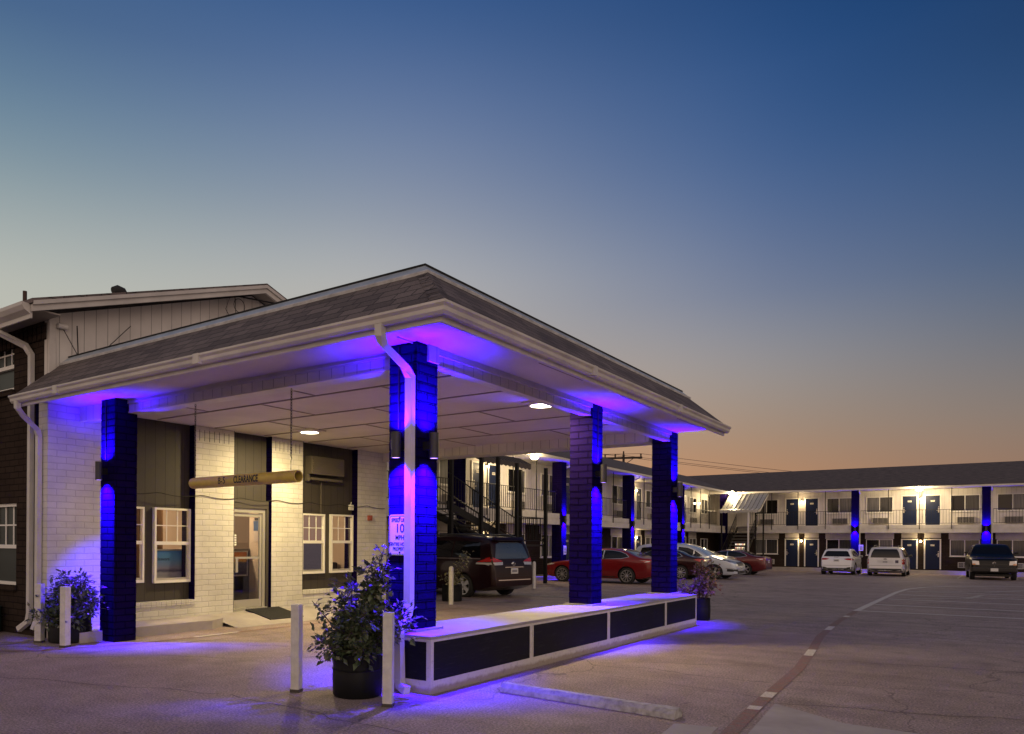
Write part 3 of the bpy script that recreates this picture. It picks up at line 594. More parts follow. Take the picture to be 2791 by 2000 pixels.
# clearance bar
cb = thing("clearance_bar", "yellow clearance pipe hanging on two chains from the canopy beam", "clearance bar", (-3.52, .56, 2.305))
bar_m = grimy("yellow pipe paint", (.56, .42, .06), .5, 6, .72)
b = MB(); h = 1.065; b.lathe([(.0, -h), (.045, -h + .008), (.07, -h + .035), (.077, -h + .08), (.077, h), (.064, h), (.062, h - .3)], n=24, axis='X', caps=False)
pp = b.build("pipe", bar_m, cb, 40, rot=(0, R(-.2), 0))
def chain(x, z0, z1, yy=0):
    b = MB(); n = int((z1 - z0) / .034)
    for k in range(n):
        z = z0 + (k + .5) * (z1 - z0) / n; P = []
        for j in range(9):
            a = 2 * pi * j / 8; u, v = .011 * cos(a), .024 * sin(a); P.append((x + u, yy, z + v) if k % 2 else (x, yy + u, z + v))
        b.tube(P, .0045, 5, caps=False)
    b.build("chain", mat("chain steel", (.1, .09, .08), .5, .6), cb)
chain(-.98, .09, 1.095); chain(.93, .26, 1.095)
b = MB(); b.tube([(.93, 0, .09), (.93, 0, .2), (.945, 0, .23), (.93, 0, .26)], .006, 6); b.build("hook", metal_blk, cb)
for s, x, w in (("8-5", -.31, .95), ("CLEARANCE", .17, .95)): text("lettering", s, .125, navy_txt, cb, (x, -.0785, -.002 + x * .0035), (R(90), R(-.2), 0), .001, sx=.68 if len(s) > 4 else .95, bold=.003 if len(s) > 4 else .0005)
# speed sign
sg = thing("speed_sign", "white speed limit sign screwed to the black brick column", "sign", (-.595, .246, 1.58))
b = MB(); P = []; w, h, rr_ = .145, .215, .03
for cx, cz, a0 in ((w - rr_, h - rr_, 0), (-w + rr_, h - rr_, 90), (-w + rr_, -h + rr_, 180), (w - rr_, -h + rr_, 270)):
    for k in range(5): a = R(a0 + k * 22.5); P.append((cx + rr_ * cos(a), 0, cz + rr_ * sin(a)))
b.prism(P, (0, -.004, 0)); b.build("plate", mat("sign face", (.66, .66, .64), .35), sg)
b = MB()
for k in range(20): p, q = Vector(P[k]) * .94, Vector(P[(k + 1) % 20]) * .94; b.tube([(p.x, -.0045, p.z), (q.x, -.0045, q.z)], .0025, 4)
b.build("border", navy_txt, sg)
for s, z, sz, sx, dx in (("SPEED LIMIT", .155, .053, .8, .0), ("10", .065, .13, .95, 0), ("MPH", -.03, .066, .9, 0), ("ENTIRE HOTEL", -.1, .049, .74, .0), ("PROPERTY", -.15, .049, .8, 0)):
    text("lettering", s, sz, navy_txt, sg, (dx, -.005, z), (R(90), 0, 0), .0008, sx=sx, bold=.0014)
b = MB(); b.lathe([(.001, -.012), (.01, -.01), (.01, -.004)], n=10, axis='Y', c=(0, 0, .18), caps=False); b.lathe([(.001, -.012), (.01, -.01), (.01, -.004)], n=10, axis='Y', c=(0, 0, -.185), caps=False); b.build("bolt", metal_blk, sg)
# bollards
def sqpost(x, y, h, w, label, rz=0):
    t = thing("bollard", label, "bollard", (x, y, zg(y)), rz, "square white wooden posts")
    b = MB(); b.box(-w / 2, w / 2, -w / 2, w / 2, .0, h); b.build("post", white_post, t, bevel=.006)
    b = MB(); b.box(-w / 2 - .004, w / 2 + .004, -w / 2 - .004, w / 2 + .004, 0, .03); b.build("worn_base", mat("dirty chipped base", (.06, .05, .045), .9), t)
sqpost(-1.15, -.7, .875, .09, "square white post standing left of the tall rose planter", R(20)); sqpost(0.005, -.66, .86, .09, "square white post in front of the low wall corner", R(25))
sqpost(-6.8, -.42, .86, .1, "square white post at the left end beside the downspouts", R(28)); sqpost(-6.03, -.45, .85, .1, "square white post in front of the planter by the lone column", R(15))
for x, y, lb in ((-6.28, 9.35, "round white pipe bollard beside the left side of the maroon minivan"), (-8.43, 17.45, "round white pipe bollard behind the maroon minivan's right rear corner")):
    t = thing("bollard", lb, "bollard", (x, y, zg(y)), 0, "round white pipe bollards")
    b = MB(); b.lathe([(.06, 0), (.06, .88), (.052, .91), (.03, .935), (.001, .94)], n=16); b.build("pipe", white_post, t, 50)
ws = thing("wheel_stop", "worn white concrete wheel stop lying on the pavement", "wheel stop", (1.38, .56, 0), math.atan2(-.13, 1.8))
b = MB(); n = 14; pr = [(-.085, 0), (.085, 0), (.075, .05), (.045, .088), (-.045, .088), (-.075, .05)]
vs = [( -.91 + 1.82 * k / n, y + random.uniform(-.003, .003), z + random.uniform(-.003, .003) if z else 0) for k in range(n + 1) for y, z in pr]
fs = [(6 * k + j, 6 * k + (j + 1) % 6, 6 * k + 6 + (j + 1) % 6, 6 * k + 6 + j) for k in range(n) for j in range(6)] + [(5, 4, 3, 2, 1, 0), tuple(range(6 * n, 6 * n + 6))]
b.add(vs, fs); b.build("stop_block", grimy("worn wheel stop paint", (.5, .48, .47), .7, 14, .45, .4), ws, bevel=.008)
# things on the lobby front
t = thing("door_mat", "dark ribbed mat lying on the ramp before the lobby door", "mat", (-6.72, 4.05, .122)); b = MB(); b.box(-.36, .36, -.42, .42, -.02, .012, mx=Matrix.Rotation(R(11.5), 4, 'Y'))
for k in range(20): b.box(-.35, .35, -.41 + k * .042, -.395 + k * .042, .012, .018, mx=Matrix.Rotation(R(11.5), 4, 'Y'))
b.build("mat_sheet", mat("rubber mat", (.03, .03, .03), .9), t)
t = thing("wall_unit", "brown painted wall cooler unit above the right lobby window", "cooler", (-7.385, 5.98, 3.12)); bm_ = mat("brown unit paint", (.1, .085, .065), .5)
b = MB(); b.box(0, .2, -.5, .5, -.18, .2); b.build("casing", bm_, t, bevel=.01); b = MB()
for k in range(6): b.box(.2, .21, -.46, .42, -.13 + k * .05, -.105 + k * .05)
b.build("louvre", bm_, t); b = MB(); b.box(.0, .15, -.45, .5, -.3, -.25); b.box(.02, .09, -.52, -.45, -.33, -.18); b.tube([(.03, -.05, -.3), (.03, -.05, -1.0)], .014, 8); b.build("bracket", bm_, t)
t = thing("fire_bell", "small red alarm box on the white brick pier", "alarm", (-7.225, 7.36, 2.06)); b = MB(); b.box(0, .07, -.055, .055, -.06, .06); b.build("box", mat("dull red enamel", (.3, .07, .04), .45), t, bevel=.008); b = MB(); b.lathe([(.001, .085), (.035, .08), (.04, .07)], n=14, axis='X', caps=False); b.build("sounder", mat("dull red enamel"), t)
t = thing("junction_box", "small white junction box at the top corner of the right lobby window", "junction box", (-7.3, 6.8, 2.28)); b = MB(); b.box(0, .06, -.06, .06, -.06, .06); b.build("cover", metal_wht, t, bevel=.006); b = MB(); b.tube([(.02, 0, .06), (.02, .02, .12)], .008, 6); b.build("conduit_stub", metal_wht, t)
b = MB(); P = [(-7.21, y, 2.34 - .05 * sin(pi * ((y * 1.1) % 1)) + .012 * y * 0) for y in [.8 + .09 * k for k in range(80)]]; b.tube(P, .006, 5); tag(b.build("cable", metal_blk), "thin dark cable sagging along the lobby front above the windows", "cable")
b = MB(); b.tube([(-7.16, .1, 4.75), (-7.12, .3, 4.4), (-7.13, .7, 4.5), (-7.1, 1.2, 5.05)], .007, 5); b.tube([(-7.13, .3, 4.85), (-7.14, .32, 4.5), (-7.13, .33, 4.05)], .01, 5); tag(b.build("cable", metal_blk), "black loose cable looping down the left end of the gable", "cable")
P = [Vector((-7.05, 3.3, 6.1)).lerp(Vector((-5.2, 7.6, 6.75)), k / 16) - Vector((0, 0, .25 * sin(pi * k / 16))) for k in range(17)]; b = MB(); b.tube(P, .014, 6)
b.tube([(-7.04, 3.3, 6.1), (-7.06, 3.35, 5.7), (-7.05, 3.6, 5.4)], .006, 5); b.tube([(-7.04, 3.2, 6.08), (-7.05, 3.1, 5.8), (-7.05, 3.45, 5.35)], .006, 5)
b.tube([Vector((-7.03, 3.4 + .13 * sin(2 * pi * k / 12), 5.93 + .13 * cos(2 * pi * k / 12))) for k in range(13)], .006, 5); tag(b.build("cable", metal_blk), "bundled service cables leaving the gable peak toward the right", "cable")
t = thing("security_camera", "small white camera under the office gable corner", "camera", (-7.17, .1, 4.8)); b = MB(); b.lathe([(.03, -.09), (.04, -.085), (.04, .06)], n=14, axis='Y'); b.build("camera_body", metal_wht, t, 40); b = MB(); b.tube([(-.05, 0, .05), (0, 0, .03)], .012, 8); b.build("bracket", metal_wht, t)
# lobby contents
ctr = thing("reception_counter", "dark reception counter seen through the lobby door", "counter", (-8.35, 3.75, .155)); b = MB(); b.box(-.35, .33, -.95, .8, 0, 1.15); b.build("front", mat("dark laminate", (.012, .011, .012), .4), ctr); b = MB(); b.box(-.4, .37, -1.0, .83, 1.15, 1.19); b.build("top", mat("grey counter top", (.14, .12, .1), .3), ctr)
def posterfn(stops):
    def fn(t, b):
        uv = nd(t, "ShaderNodeTexCoord").outputs['Generated']; sx = nd(t, "ShaderNodeSeparateXYZ"); t.links.new(uv, sx.inputs[0])
        ad = nd(t, "ShaderNodeMath", operation='MULTIPLY_ADD'); ad.inputs[1].default_value = .12; t.links.new(noise(t, uv, 5), ad.inputs[0]); t.links.new(sx.outputs['Z'], ad.inputs[2])
        c = rmp(t, ad.outputs[0], stops); t.links.new(c, b.inputs['Base Color'])
    return fn
def poster(name, label, loc, w, h, m, frame, cat="poster", deep=.03):
    t = thing(name, label, cat, loc); b = MB(); b.box(0, deep * .6, -w / 2, w / 2, -h / 2, h / 2); b.build("print", m, t)
    b = MB(); f = .03
    for y0, y1, z0, z1 in ((-w / 2 - f, -w / 2, -h / 2 - f, h / 2 + f), (w / 2, w / 2 + f, -h / 2 - f, h / 2 + f), (-w / 2, w / 2, -h / 2 - f, -h / 2), (-w / 2, w / 2, h / 2, h / 2 + f)): b.box(0, deep, y0, y1, z0, z1)
    b.build("frame", frame, t); return t
sun_p = mat("sunset print", fn=posterfn([(0, (.03, .03, .06)), (.5, (.06, .07, .13)), (.6, (.1, .09, .12)), (.66, (.75, .4, .06)), (.8, (.8, .3, .02)), (1, (.7, .2, .01))]))
beach_p = mat("beach print", fn=posterfn([(0, (.3, .3, .34)), (.25, (.36, .36, .42)), (.33, (.05, .05, .12)), (.42, (.28, .27, .36)), (.55, (.2, .3, .5)), (.75, (.1, .28, .58)), (1, (.06, .22, .55))]))
p = poster("sunset_poster", "framed sunset poster with white words on the reception counter front", (-8.015, 4.08, 1.05), .7, .46, sun_p, mat("silver frame", (.5, .48, .43), .35, .5))
text("lettering", "ou.", .1, white_txt, p, (.024, .08, -.12), (R(90), 0, R(90)), .001); text("lettering", "e", .085, white_txt, p, (.024, .13, .1), (R(90), 0, R(90)), .001)
p = poster("beach_poster", "large framed beach poster standing inside the left lobby window", (-7.75, 2.36, 1.07), .74, .5, beach_p, mat("silver frame"))
text("lettering", "Endeavors", .085, navy_txt, p, (.024, -.13, .1), (R(90), 0, R(90)), .001)
nb = thing("notice_board", "blue and white paper notices on the cream wall inside the lobby door", "notice", (-7.74, 4.5, 1.72))
b = MB(); b.box(-.12, .12, -.012, .0, .0, .2); b.build("blue_notice", mat("blue notice", (.02, .09, .24), .5), nb); b = MB(); b.box(-.12, .12, -.012, .0, -.22, -.005); b.build("white_notice", mat("notice paper", (.6, .52, .44), .6), nb); b = MB(); b.box(-.09, .11, -.012, .0, .21, .27); b.build("black_notice", blk_plastic, nb)
t = thing("back_wall_picture", "dark framed pictures hung on the lobby back wall", "picture", (-11.38, 3.6, 1.9)); b = MB(); b.box(0, .03, -.55, .5, -.35, .35); b.build("print", mat("grey print", (.14, .11, .085), .5), t); b = MB(); b.box(0, .04, -.6, .55, -.4, -.35); b.box(0, .04, -.6, .55, .35, .4); b.build("frame", blk_plastic, t)
t = thing("card_stand", "blue card stand on the reception counter top", "card stand", (-8.12, 3.95, 1.35)); b = MB(); b.prism([(0, -.14, 0), (0, .14, 0), (-.08, .14, .22), (-.08, -.14, .22)], (-.02, 0, 0)); b.build("card", mat("blue notice"), t); b = MB(); b.box(-.12, .02, -.14, .14, 0, .012); b.build("foot", blk_plastic, t)
t = thing("drape", "tall brown and orange curtain hanging inside the left lobby window", "curtain", (-8.6, 2.2, .3)); b = MB(); n = 44
vs = [(.05 * sin(k * 1.25), -.7 + 1.4 * k / n, z) for z in (0, 2.3) for k in range(n + 1)]; b.add(vs, [(k, k + 1, n + 2 + k, n + 1 + k) for k in range(n)]); b.build("cloth", mat("ochre curtain cloth", (.2, .11, .04), .8), t, 80); b = MB(); b.tube([(0, -.75, 2.31), (0, .75, 2.31)], .015, 8); b.build("rod", metal_blk, t)
t = thing("sofa", "dark low sofa seen through the right lobby window", "sofa", (-9.35, 7.2, .155), R(-90)); sm = mat("dark upholstery", (.03, .025, .022), .7); b = MB(); b.box(-.4, .4, -.8, .8, .1, .45); b.build("seat", sm, t, bevel=.05); b = MB(); b.box(-.55, -.38, -.8, .8, .2, .85); b.build("backrest", sm, t, bevel=.05)
for s in (-1, 1): b = MB(); b.box(-.5, .4, s * .9 - .1, s * .9 + .1, .05, .6); b.build("armrest", sm, t, bevel=.04)
# ------------------------------------------------------------------ motel wings
def win_mesh(w, h):
    f = MB(); t = .05
    for a in ((-w / 2, -w / 2 + t, 0, h), (w / 2 - t, w / 2, 0, h), (-w / 2 + t, w / 2 - t, 0, t), (-w / 2 + t, w / 2 - t, h - t, h), (-.025, .025, t, h - t)): f.box(a[0], a[1], -.05, 0, a[2], a[3])
    f.box(-w / 2 - .03, w / 2 + .03, -.075, 0, -.04, -.001)
    p = MB(); PV = []
    for l, r_ in ((pane_b, pane_c), (pane_c, pane_b), (pane_m, pane_m), (pane_b, pane_m), (pane_c, pane_m)):
        p = MB(); p.box(-w / 2 + t, 0, -.012, -.004, t, h - t, 0); p.box(0, w / 2 - t, -.012, -.004, t, h - t, 1); PV.append(p.mesh("pane", [l, r_]))
    return f.mesh("window", vinyl), PV
WM = {}
for nm, w, h in (("u", 1.6, 1.08), ("l", 1.6, 1.1)): WM[nm] = win_mesh(w, h)
d = MB(); d.box(-.4, .4, -.03, -.004, 0, 1.93); DOOR = d.mesh("door", blue_door)
d = MB()
for a in ((-.48, -.4), (.4, .48)): d.box(a[0], a[1], -.055, 0, 0, 2.0)
d.box(-.4, .4, -.055, 0, 1.93, 2.0); DFR = d.mesh("door_frame", vinyl)
d = MB(); d.box(-.035, .035, -.06, -.03, -.14, .14); d.tube([(0, -.08, 0), (.12, -.08, 0)], .014, 8); d.lathe([(.03, -.065), (.03, -.03)], (0, 0, .22), 12, axis='Y'); HND = d.mesh("handle", mat("satin nickel", (.6, .55, .48), .3, .8))
d = MB(); d.box(-.11, .11, -.012, 0, -.055, .055); NPL = d.mesh("number_plate", mat("cream number plate", (.6, .57, .5), .5))
d = MB(); d.box(-.5, .5, -.16, 0, 0, .4); ACU = d.mesh("air_conditioner", mat("beige cooler sleeve", (.4, .37, .33), .5))
d = MB()
for k in range(5): d.box(-.43, .43, -.175, -.16, .045 + k * .065, .065 + k * .065)
for x in (-.16, .16): d.box(x - .01, x + .01, -.178, -.16, .03, .37)
d.box(-.44, .44, -.166, -.1605, .03, .37, 1); ACG = d.mesh("grille", [mat("grey grille bars", (.3, .28, .26), .5), blk_plastic])
d = MB(); d.box(-.46, .46, -.05, 0, 0, .36)
d.v = d.v; ACL = d.mesh("air_conditioner", mat("white cooler frame", (.55, .54, .5), .5))
d = MB(); d.box(-.42, .42, -.056, -.0505, .04, .32, 1)
for k in range(4): d.box(-.42, .42, -.064, -.056, .09 + k * .055, .105 + k * .055)
for x in (-.14, .14): d.box(x - .012, x + .012, -.066, -.056, .04, .32)
ACLG = d.mesh("grille", [mat("white cooler frame"), blk_plastic])
def flood(loc, label, pw, aim, r=.17):
    t = thing("flood_lamp", label, "flood lamp", loc, 0, "lamps lit on the motel eaves")
    b = MB(); b.box(-.12, .12, -.06, .1, -.02, .16); b.build("housing", metal_wht, t, bevel=.01)
    b = MB(); b.lathe([(.001, -.17), (r * .6, -.155), (r, -.1), (r, -.05), (r * .8, -.02)], n=20, caps=False); b.build("lens", mat("flood lamp lens", (1, .9, .7), .4, emit=(1, .82, .5), es=40), t, 60)
    lamp("flood_light", 'POINT', t, (aim[0], aim[1], -.22), pw, (1, .76, .42), size=.08); return t
def jar(loc, label, rz, pw=22):
    t = thing("porch_lamp", label, "porch lamp", loc, rz, "jar lamps between the motel room doors")
    b = MB(); b.lathe([(.05, .09), (.055, .05), (.06, .045)], n=14); b.box(-.03, .03, .0, .12, .05, .1); b.build("cap", metal_blk, t)
    b = MB(); b.lathe([(.055, .045), (.06, 0), (.05, -.07), (.001, -.085)], n=14, caps=False); b.build("jar", mat("lit jar glass", (1, .9, .6), .4, emit=(1, .74, .34), es=16), t, 60)
    lamp("porch_light", 'POINT', t, (0, -.12, -.02), pw, WARM2, size=.06); return t
def wing(root, a0, a1, ra0, ra1, bays, pillars, half, doff, woff, numb, walk, eave_a, near_skip, blab):
    # local frame: x along the front, y inward, z up; y=0 is the balcony edge
    wy = 1.3; up = 2.9; q = []
    b = MB(); b.box(a0, a1, wy, wy + .2, walk - .3, 2.36); b.build("ground_wall", brown_brick, root)
    b = MB(); b.box(a0, a1, wy, wy + .2, 2.87, 5.3); b.build("upper_wall", siding_far, root)
    b = MB(); b.box(a0, a1, -.05, wy + .2, 2.361, 2.62); b.box(a0, a1, .0, wy + .2, 2.62, 2.64); b.box(a0, a1, -.035, wy + .2, 2.64, 2.869); b.build("balcony_slab", trim, root)
    b = MB(); ez, rz_ = 5.3, 7.02; e0, rdg_ = -.4, 4.5
    b.prism([(ra0, e0, ez - .02), (ra0, rdg_, rz_), (ra0, rdg_ * 2 - e0, ez - .02), (ra0, rdg_ * 2 - e0, ez + .1), (ra0, rdg_, rz_ + .12), (ra0, e0, ez + .1)], (ra1 - ra0, 0, 0)); rf = b.build("roof", shingle_far, root)
    b = MB(); b.box(eave_a[0], eave_a[1], e0, wy + .2, ez - .06, ez - .025); b.build("soffit", trim, rf)
    b = MB(); b.box(eave_a[0], eave_a[1], e0 - .1, e0 - .002, ez - .07, ez + .05); b.build("gutter", trim, rf)
    for a in pillars:
        b = MB(); b.box(a - .23, a + .23, -.14, .36, walk - .35, ez - .061); p = b.build("pillar", black_brick, root)
        b = MB(); b.tube([(a + .29, -.42, ez - .06), (a + .29, -.4, ez - .18), (a + .29, -.06, ez - .3), (a + .29, -.06, walk)], .03, rect=(.07, .06), up=(1, 0, 0)); b.build("downspout", trim, root)
    for bi, c in enumerate(bays):
        for fl in (0, 1):
            z0 = 0 if fl == 0 else up
            for si, s in enumerate((-1, 1)):
                wm = WM["u" if fl else "l"]; a = c + s * woff
                if not (near_skip and (bi, s) in near_skip):
                    w = obj("window", wm[0], root, (a, wy, 3.76 if fl else .84)); obj("pane", wm[1][(bi * 3 + fl * 2 + (s > 0) * 1 + int(len(bays))) % 5], w)
                    if fl: m = obj("air_conditioner", ACU, root, (a + .05, wy, 3.0)); obj("grille", ACG, m)
                    else:
                        m = obj("air_conditioner", ACL, root, (a + .1, wy, .1)); obj("grille", ACLG, m)
                        b = MB(); b.box(a - .86, a + .86, wy - .012, wy - .001, 1.96, 2.355); b.build("head_panel", trim, root)
                a = c + s * doff; D = obj("door", DOOR, root, (a, wy, z0 + (.0 if fl else walk + .03)))
                zz = 0; obj("door_frame", DFR, D); h = obj("handle", HND, D, (s * .33, 0, .95))
                if s > 0: h.scale = (-1, 1, 1)
                pl = obj("number_plate", NPL, D, (0, -.03, 1.58)); n = numb[bi] + (0 if s < 0 else 1) + (100 if fl else 0)
                text("number", str(n), .095, navy_txt, D, (0, -.0435, 1.58), (R(90), 0, 0), .001)
                if not fl: b = MB(); b.box(a - .46, a + .46, wy - .012, wy - .001, 2.04, 2.355); b.build("head_panel", trim, root)
        # railing of the bay
        b = MB(); x0, x1 = c - half + .25, c + half - .25
        b.tube([(x0, -.0, 3.85), (x1, -.0, 3.85)], .016, 6); b.tube([(x0, -.0, 2.97), (x1, -.0, 2.97)], .014, 6); n = int((x1 - x0) / .16)
        for k in range(n + 1): x = x0 + (x1 - x0) * k / n; b.box(x - .009, x + .009, -.009, .009, 2.975, 3.845)
        for k in (-1, 0, 1): x = c + k * half * .48; b.box(x - .02, x + .02, -.085, -.05, 2.6, ez - .07)
        b.build("railing", metal_blk, root)
w2 = thing("motel_wing", "two-storey motel wing with balcony running behind the parked cars on the left", "building", (-11.7, 0, 0), R(90))
wing(w2, 8.6, 54.3, 8.6, 57.5, [13.15, 21.45, 29.75, 38.05, 46.35], [17.6, 25.95, 34.2, 42.6], 4.15, .62, 2.6, [201 - 100, 103, 105, 107, 109], .02, (8.6, 52.6), None, "left")
w3 = thing("motel_wing", "two-storey motel wing with balcony closing the far right end of the lot", "building", (0, 53, 0))
wing(w3, -13.0, 15.2, -16.2, 15.2, [-6.85, .42, 7.69], [-3.28, 3.96, 11.3], 3.63, .65, 2.4, [114, 116, 118], -.06, (-11.3, 15.2), None, "right")
# corner extra window and wall return
b = MB(); wpos = (51.6, 1.3, 3.76); o = obj("window", WM["u"][0], w2, wpos); obj("pane", WM["u"][1][2], o); o = obj("window", WM["l"][0], w2, (51.6, 1.3, .84)); obj("pane", WM["l"][1][1], o)
b = MB(); b.box(52.3, 52.75, -.1, .35, -.4, 5.23); b.build("corner_pillar", black_brick, w2)
for y in (17.6, 25.95, 34.2, 42.6):
    if y > 18: sconce((-11.48, y, 2.62), (1, 0), {25.95: "violet wall light on the left wing pillar behind the middle canopy column", 34.2: "violet wall light on the left wing pillar between two canopy columns", 42.6: "violet wall light on the left wing pillar beside the end canopy column"}[y], 2900, gap=.08, h=.25)
for x, lb in ((-3.28, "violet wall light on the pillar behind the white sport utility car"), (3.96, "violet wall light on the pillar behind the black pickup")): sconce((x, 52.78, 2.62), (0, -1), lb, 2900, gap=.08, h=.25)
flood((-11.25, 22.55, 5.2), "bright flood lamp under the left wing eave beside the stair awning", 200, (.25, 0)); flood((-11.2, 52.2, 5.28), "bright flood lamp in the inner corner of the two motel wings", 330, (.2, -.25)); flood((.42, 52.5, 5.2), "bright flood lamp on the far wing eave above doors 216 and 217", 340, (0, -.3), .2)
for (x, y, z), lb, rz in (((-12.86, 21.45, 4.75), "upper porch lamp between doors 203 and 204", 90), ((-12.86, 38.05, 4.7), "upper porch lamp between doors 207 and 208", 90), ((-12.86, 38.05, 1.9), "lower porch lamp between doors 107 and 108", 90), ((-12.86, 21.45, 1.8), "lower porch lamp behind the stair by the left wing", 90), ((-12.86, 50.2, 4.5), "upper porch lamp near the inner corner of the left wing", 90)): jar((x, y, z), lb, R(rz))
for x, lb in ((-6.85, "lower porch lamp between doors 114 and 115"), (.42, "lower porch lamp between doors 116 and 117"), (7.69, "lower porch lamp between doors 118 and 119")): jar((x, 54.16, 1.82), lb, 0, 26)
for x, lb in ((-6.85, "upper porch lamp between doors 214 and 215"), (.42, "upper porch lamp between doors 216 and 217")): jar((x, 54.16, 4.62), lb, 0, 26)
# staircases
def stair(name, label, root_loc, rz, run, rise, w, n, z0):
    # climbs along local +x from (0,z0) to (run,z0+rise)
    t = thing(name, label, "staircase", root_loc, rz)
    for s in (-1, 1):
        b = MB(); y = s * w / 2; b.prism([(-.1, y, z0 - .02), (.12, y, z0 - .02), (run + .1, y, z0 + rise - .25), (run + .1, y, z0 + rise + .02), (0, y, z0 + .2)], (0, .05 * s, 0)); b.build("stringer", metal_blk, t)
        b = MB(); y = s * (w / 2 + .07)
        b.tube([(-.1, y, z0 + .95), (run + .1, y, z0 + rise + .95)], .02, 6); b.tube([(-.1, y, z0 + .22), (run + .1, y, z0 + rise + .22)], .014, 6); m = int(run / .16)
        for k in range(m + 1): x = run * k / m; zz = z0 + rise * k / m; b.box(x - .009, x + .009, y - .009, y + .009, zz + .22, zz + .95)
        b.box(-.13, -.09, y - .02, y + .02, z0, z0 + 1.0); b.build("handrail", metal_blk, t)
    for k in range(n): x = run * (k + .5) / n; zz = z0 + rise * (k + 1) / n; b = MB(); b.box(x - .15, x + .15, -w / 2, w / 2, zz - .05, zz); b.build("tread", grimy("worn grey tread", (.17, .16, .15), .6, 4), t)
    return t
st = stair("staircase", "black steel stair with landing rail behind the maroon minivan", (-10.7, 19.0, 0), R(-90), 4.3, 1.42, 1.1, 8, 1.45)
b = MB(); b.box(-2.3, 0, -.6, .6, 1.38, 1.45); b.build("landing", metal_blk, st)
b = MB()
for z in (2.5, 1.6): b.tube([(0, .62, z), (-2.3, .62, z), (-2.3, -.62, z)], .02, 6)
for k in range(16): x = -2.3 * k / 15; b.box(x - .009, x + .009, .611, .629, 1.6, 2.5)
for k in range(8): y = -.6 + 1.2 * k / 7; b.box(-2.309, -2.291, y - .009, y + .009, 1.6, 2.5)
b.build("landing_rail", metal_blk, st)
for i, (x, y) in enumerate(((4.2, .6), (2.4, .62), (1.35, .66), (.0, .66), (-2.3, .66), (-2.3, -.5))): b = MB(); b.box(x - .06, x + .06, y - .06, y + .06, -.1, 4.5 if i != 2 else 4.6); b.build("post", metal_blk, st)
for k in range(7): b = MB(); x = -1.0 + k * .0; b.box(-.25 - .28 * k - .3, -.25 - .28 * k, -.55, -.0, 1.25 - .2 * k, 1.3 - .2 * k); b.build("lower_tread", mat("worn grey tread"), st)
b = MB(); b.tube([(4.2, .6, .2), (1.4, .6, 2.3)], .03, 6); b.tube([(4.2, .6, 2.3), (2.4, .6, .4)], .03, 6); b.build("brace", metal_blk, st)
def awning(name, label, loc, rz, x0, x1, prof, m, post=()):
    t = thing(name, label, "awning", loc, rz); b = MB(); k = len(prof)
    n = int((x1 - x0) / .28)
    for j in range(n):
        xa = x0 + (x1 - x0) * j / n; xb = x0 + (x1 - x0) * (j + 1) / n - .012
        for (y0, z0), (y1, z1) in zip(prof, prof[1:]): b.prism([(xa, y0, z0), (xb, y0, z0), (xb, y1, z1), (xa, y1, z1)], (0, 0, .02))
        y, z = prof[-1]; b.prism([(xa, y, z + .02), (xb, y, z + .02), (xb, y, z - .14), ((xa + xb) / 2, y, z - .19), (xa, y, z - .14)], (0, -.012, 0))
    b.build("canopy", m, t); b = MB()
    for j in range(n + 1):
        x = x0 + (x1 - x0) * j / n - .006
        for (y0, z0), (y1, z1) in zip(prof, prof[1:]): b.tube([(x, y0, z0 + .03), (x, y1, z1 + .03)], .02, 5)
    b.build("rib", mat("dark awning rib", (.06, .055, .05), .5), t)
    for s, x in ((-1, x0), (1, x1)):
        b = MB()
        for (y0, z0), (y1, z1) in zip(prof, prof[1:]): b.prism([(x, y0, z0), (x, y1, z1), (x, y1, z1 - .16), (x, y0, z0 - .16)], (.012, 0, 0))
        b.build("side_valance", m, t)
    for x, y, z0, z1 in post: b = MB(); b.box(x - .05, x + .05, y - .05, y + .05, z0, z1); b.build("post", metal_blk, t)
    return t
awn_w = grimy("cream metal awning", (.5, .49, .44), .45, 4); awn_d = grimy("brown metal awning", (.085, .07, .06), .6, 4)
awning("stair_awning", "dark scalloped metal awning over the stair behind the maroon minivan", (-11.7, 18.9, 0), R(90), -1.6, 2.0, [(.1, 5.02), (-.7, 4.86), (-1.2, 4.6)], awn_d)
awning("stair_awning", "cream striped metal awning over the stair in the inner corner", (-10.0, 52.7, 0), 0, -1.35, 1.25, [(-.1, 5.2), (-1.2, 4.65), (-2.4, 4.0), (-3.0, 3.9)], awn_w)
st2 = stair("staircase", "black steel stair with open treads in the inner corner of the motel", (-10.3, 48.6, 0), R(90), 4.3, 3.1, 1.3, 14, -.28)
for x, y, h in ((-9.4, 49.75, 3.85), (-11.2, 49.75, 3.85), (-8.75, 51.2, 4.4), (-9.0, 50.1, 3.9)): b = MB(); b.box(y - 48.6 - .045, y - 48.6 + .045, -(x + 10.3) - .045, -(x + 10.3) + .045, -.3, h); b.build("post", metal_wht if x == -9.4 else metal_blk, st2)
b = MB()
for z in (.75, .2): b.tube([(-1.6, -1.1, z), (-1.6, 1.2, z), (.4, 1.2, z)], .018, 6)
for k in range(15): y = -1.1 + 2.3 * k / 14; b.box(-1.609, -1.591, y - .008, y + .008, .2, .75)
b.build("guard_rail", metal_blk, st2)
vm = thing("vending_machine", "lit vending machine glowing behind the corner stair treads", "vending machine", (-10.9, 53.9, -.06)); b = MB(); b.box(-.45, .45, -.35, .35, 0, 1.85); b.build("cabinet", mat("vending cabinet", (.05, .04, .04), .4), vm, bevel=.02)
b = MB()
for r_ in range(5):
    for c_ in range(6): b.box(-.36 + c_ * .12, -.27 + c_ * .12, -.365, -.351, .45 + r_ * .26, .6 + r_ * .26, (r_ * 2 + c_) % 3)
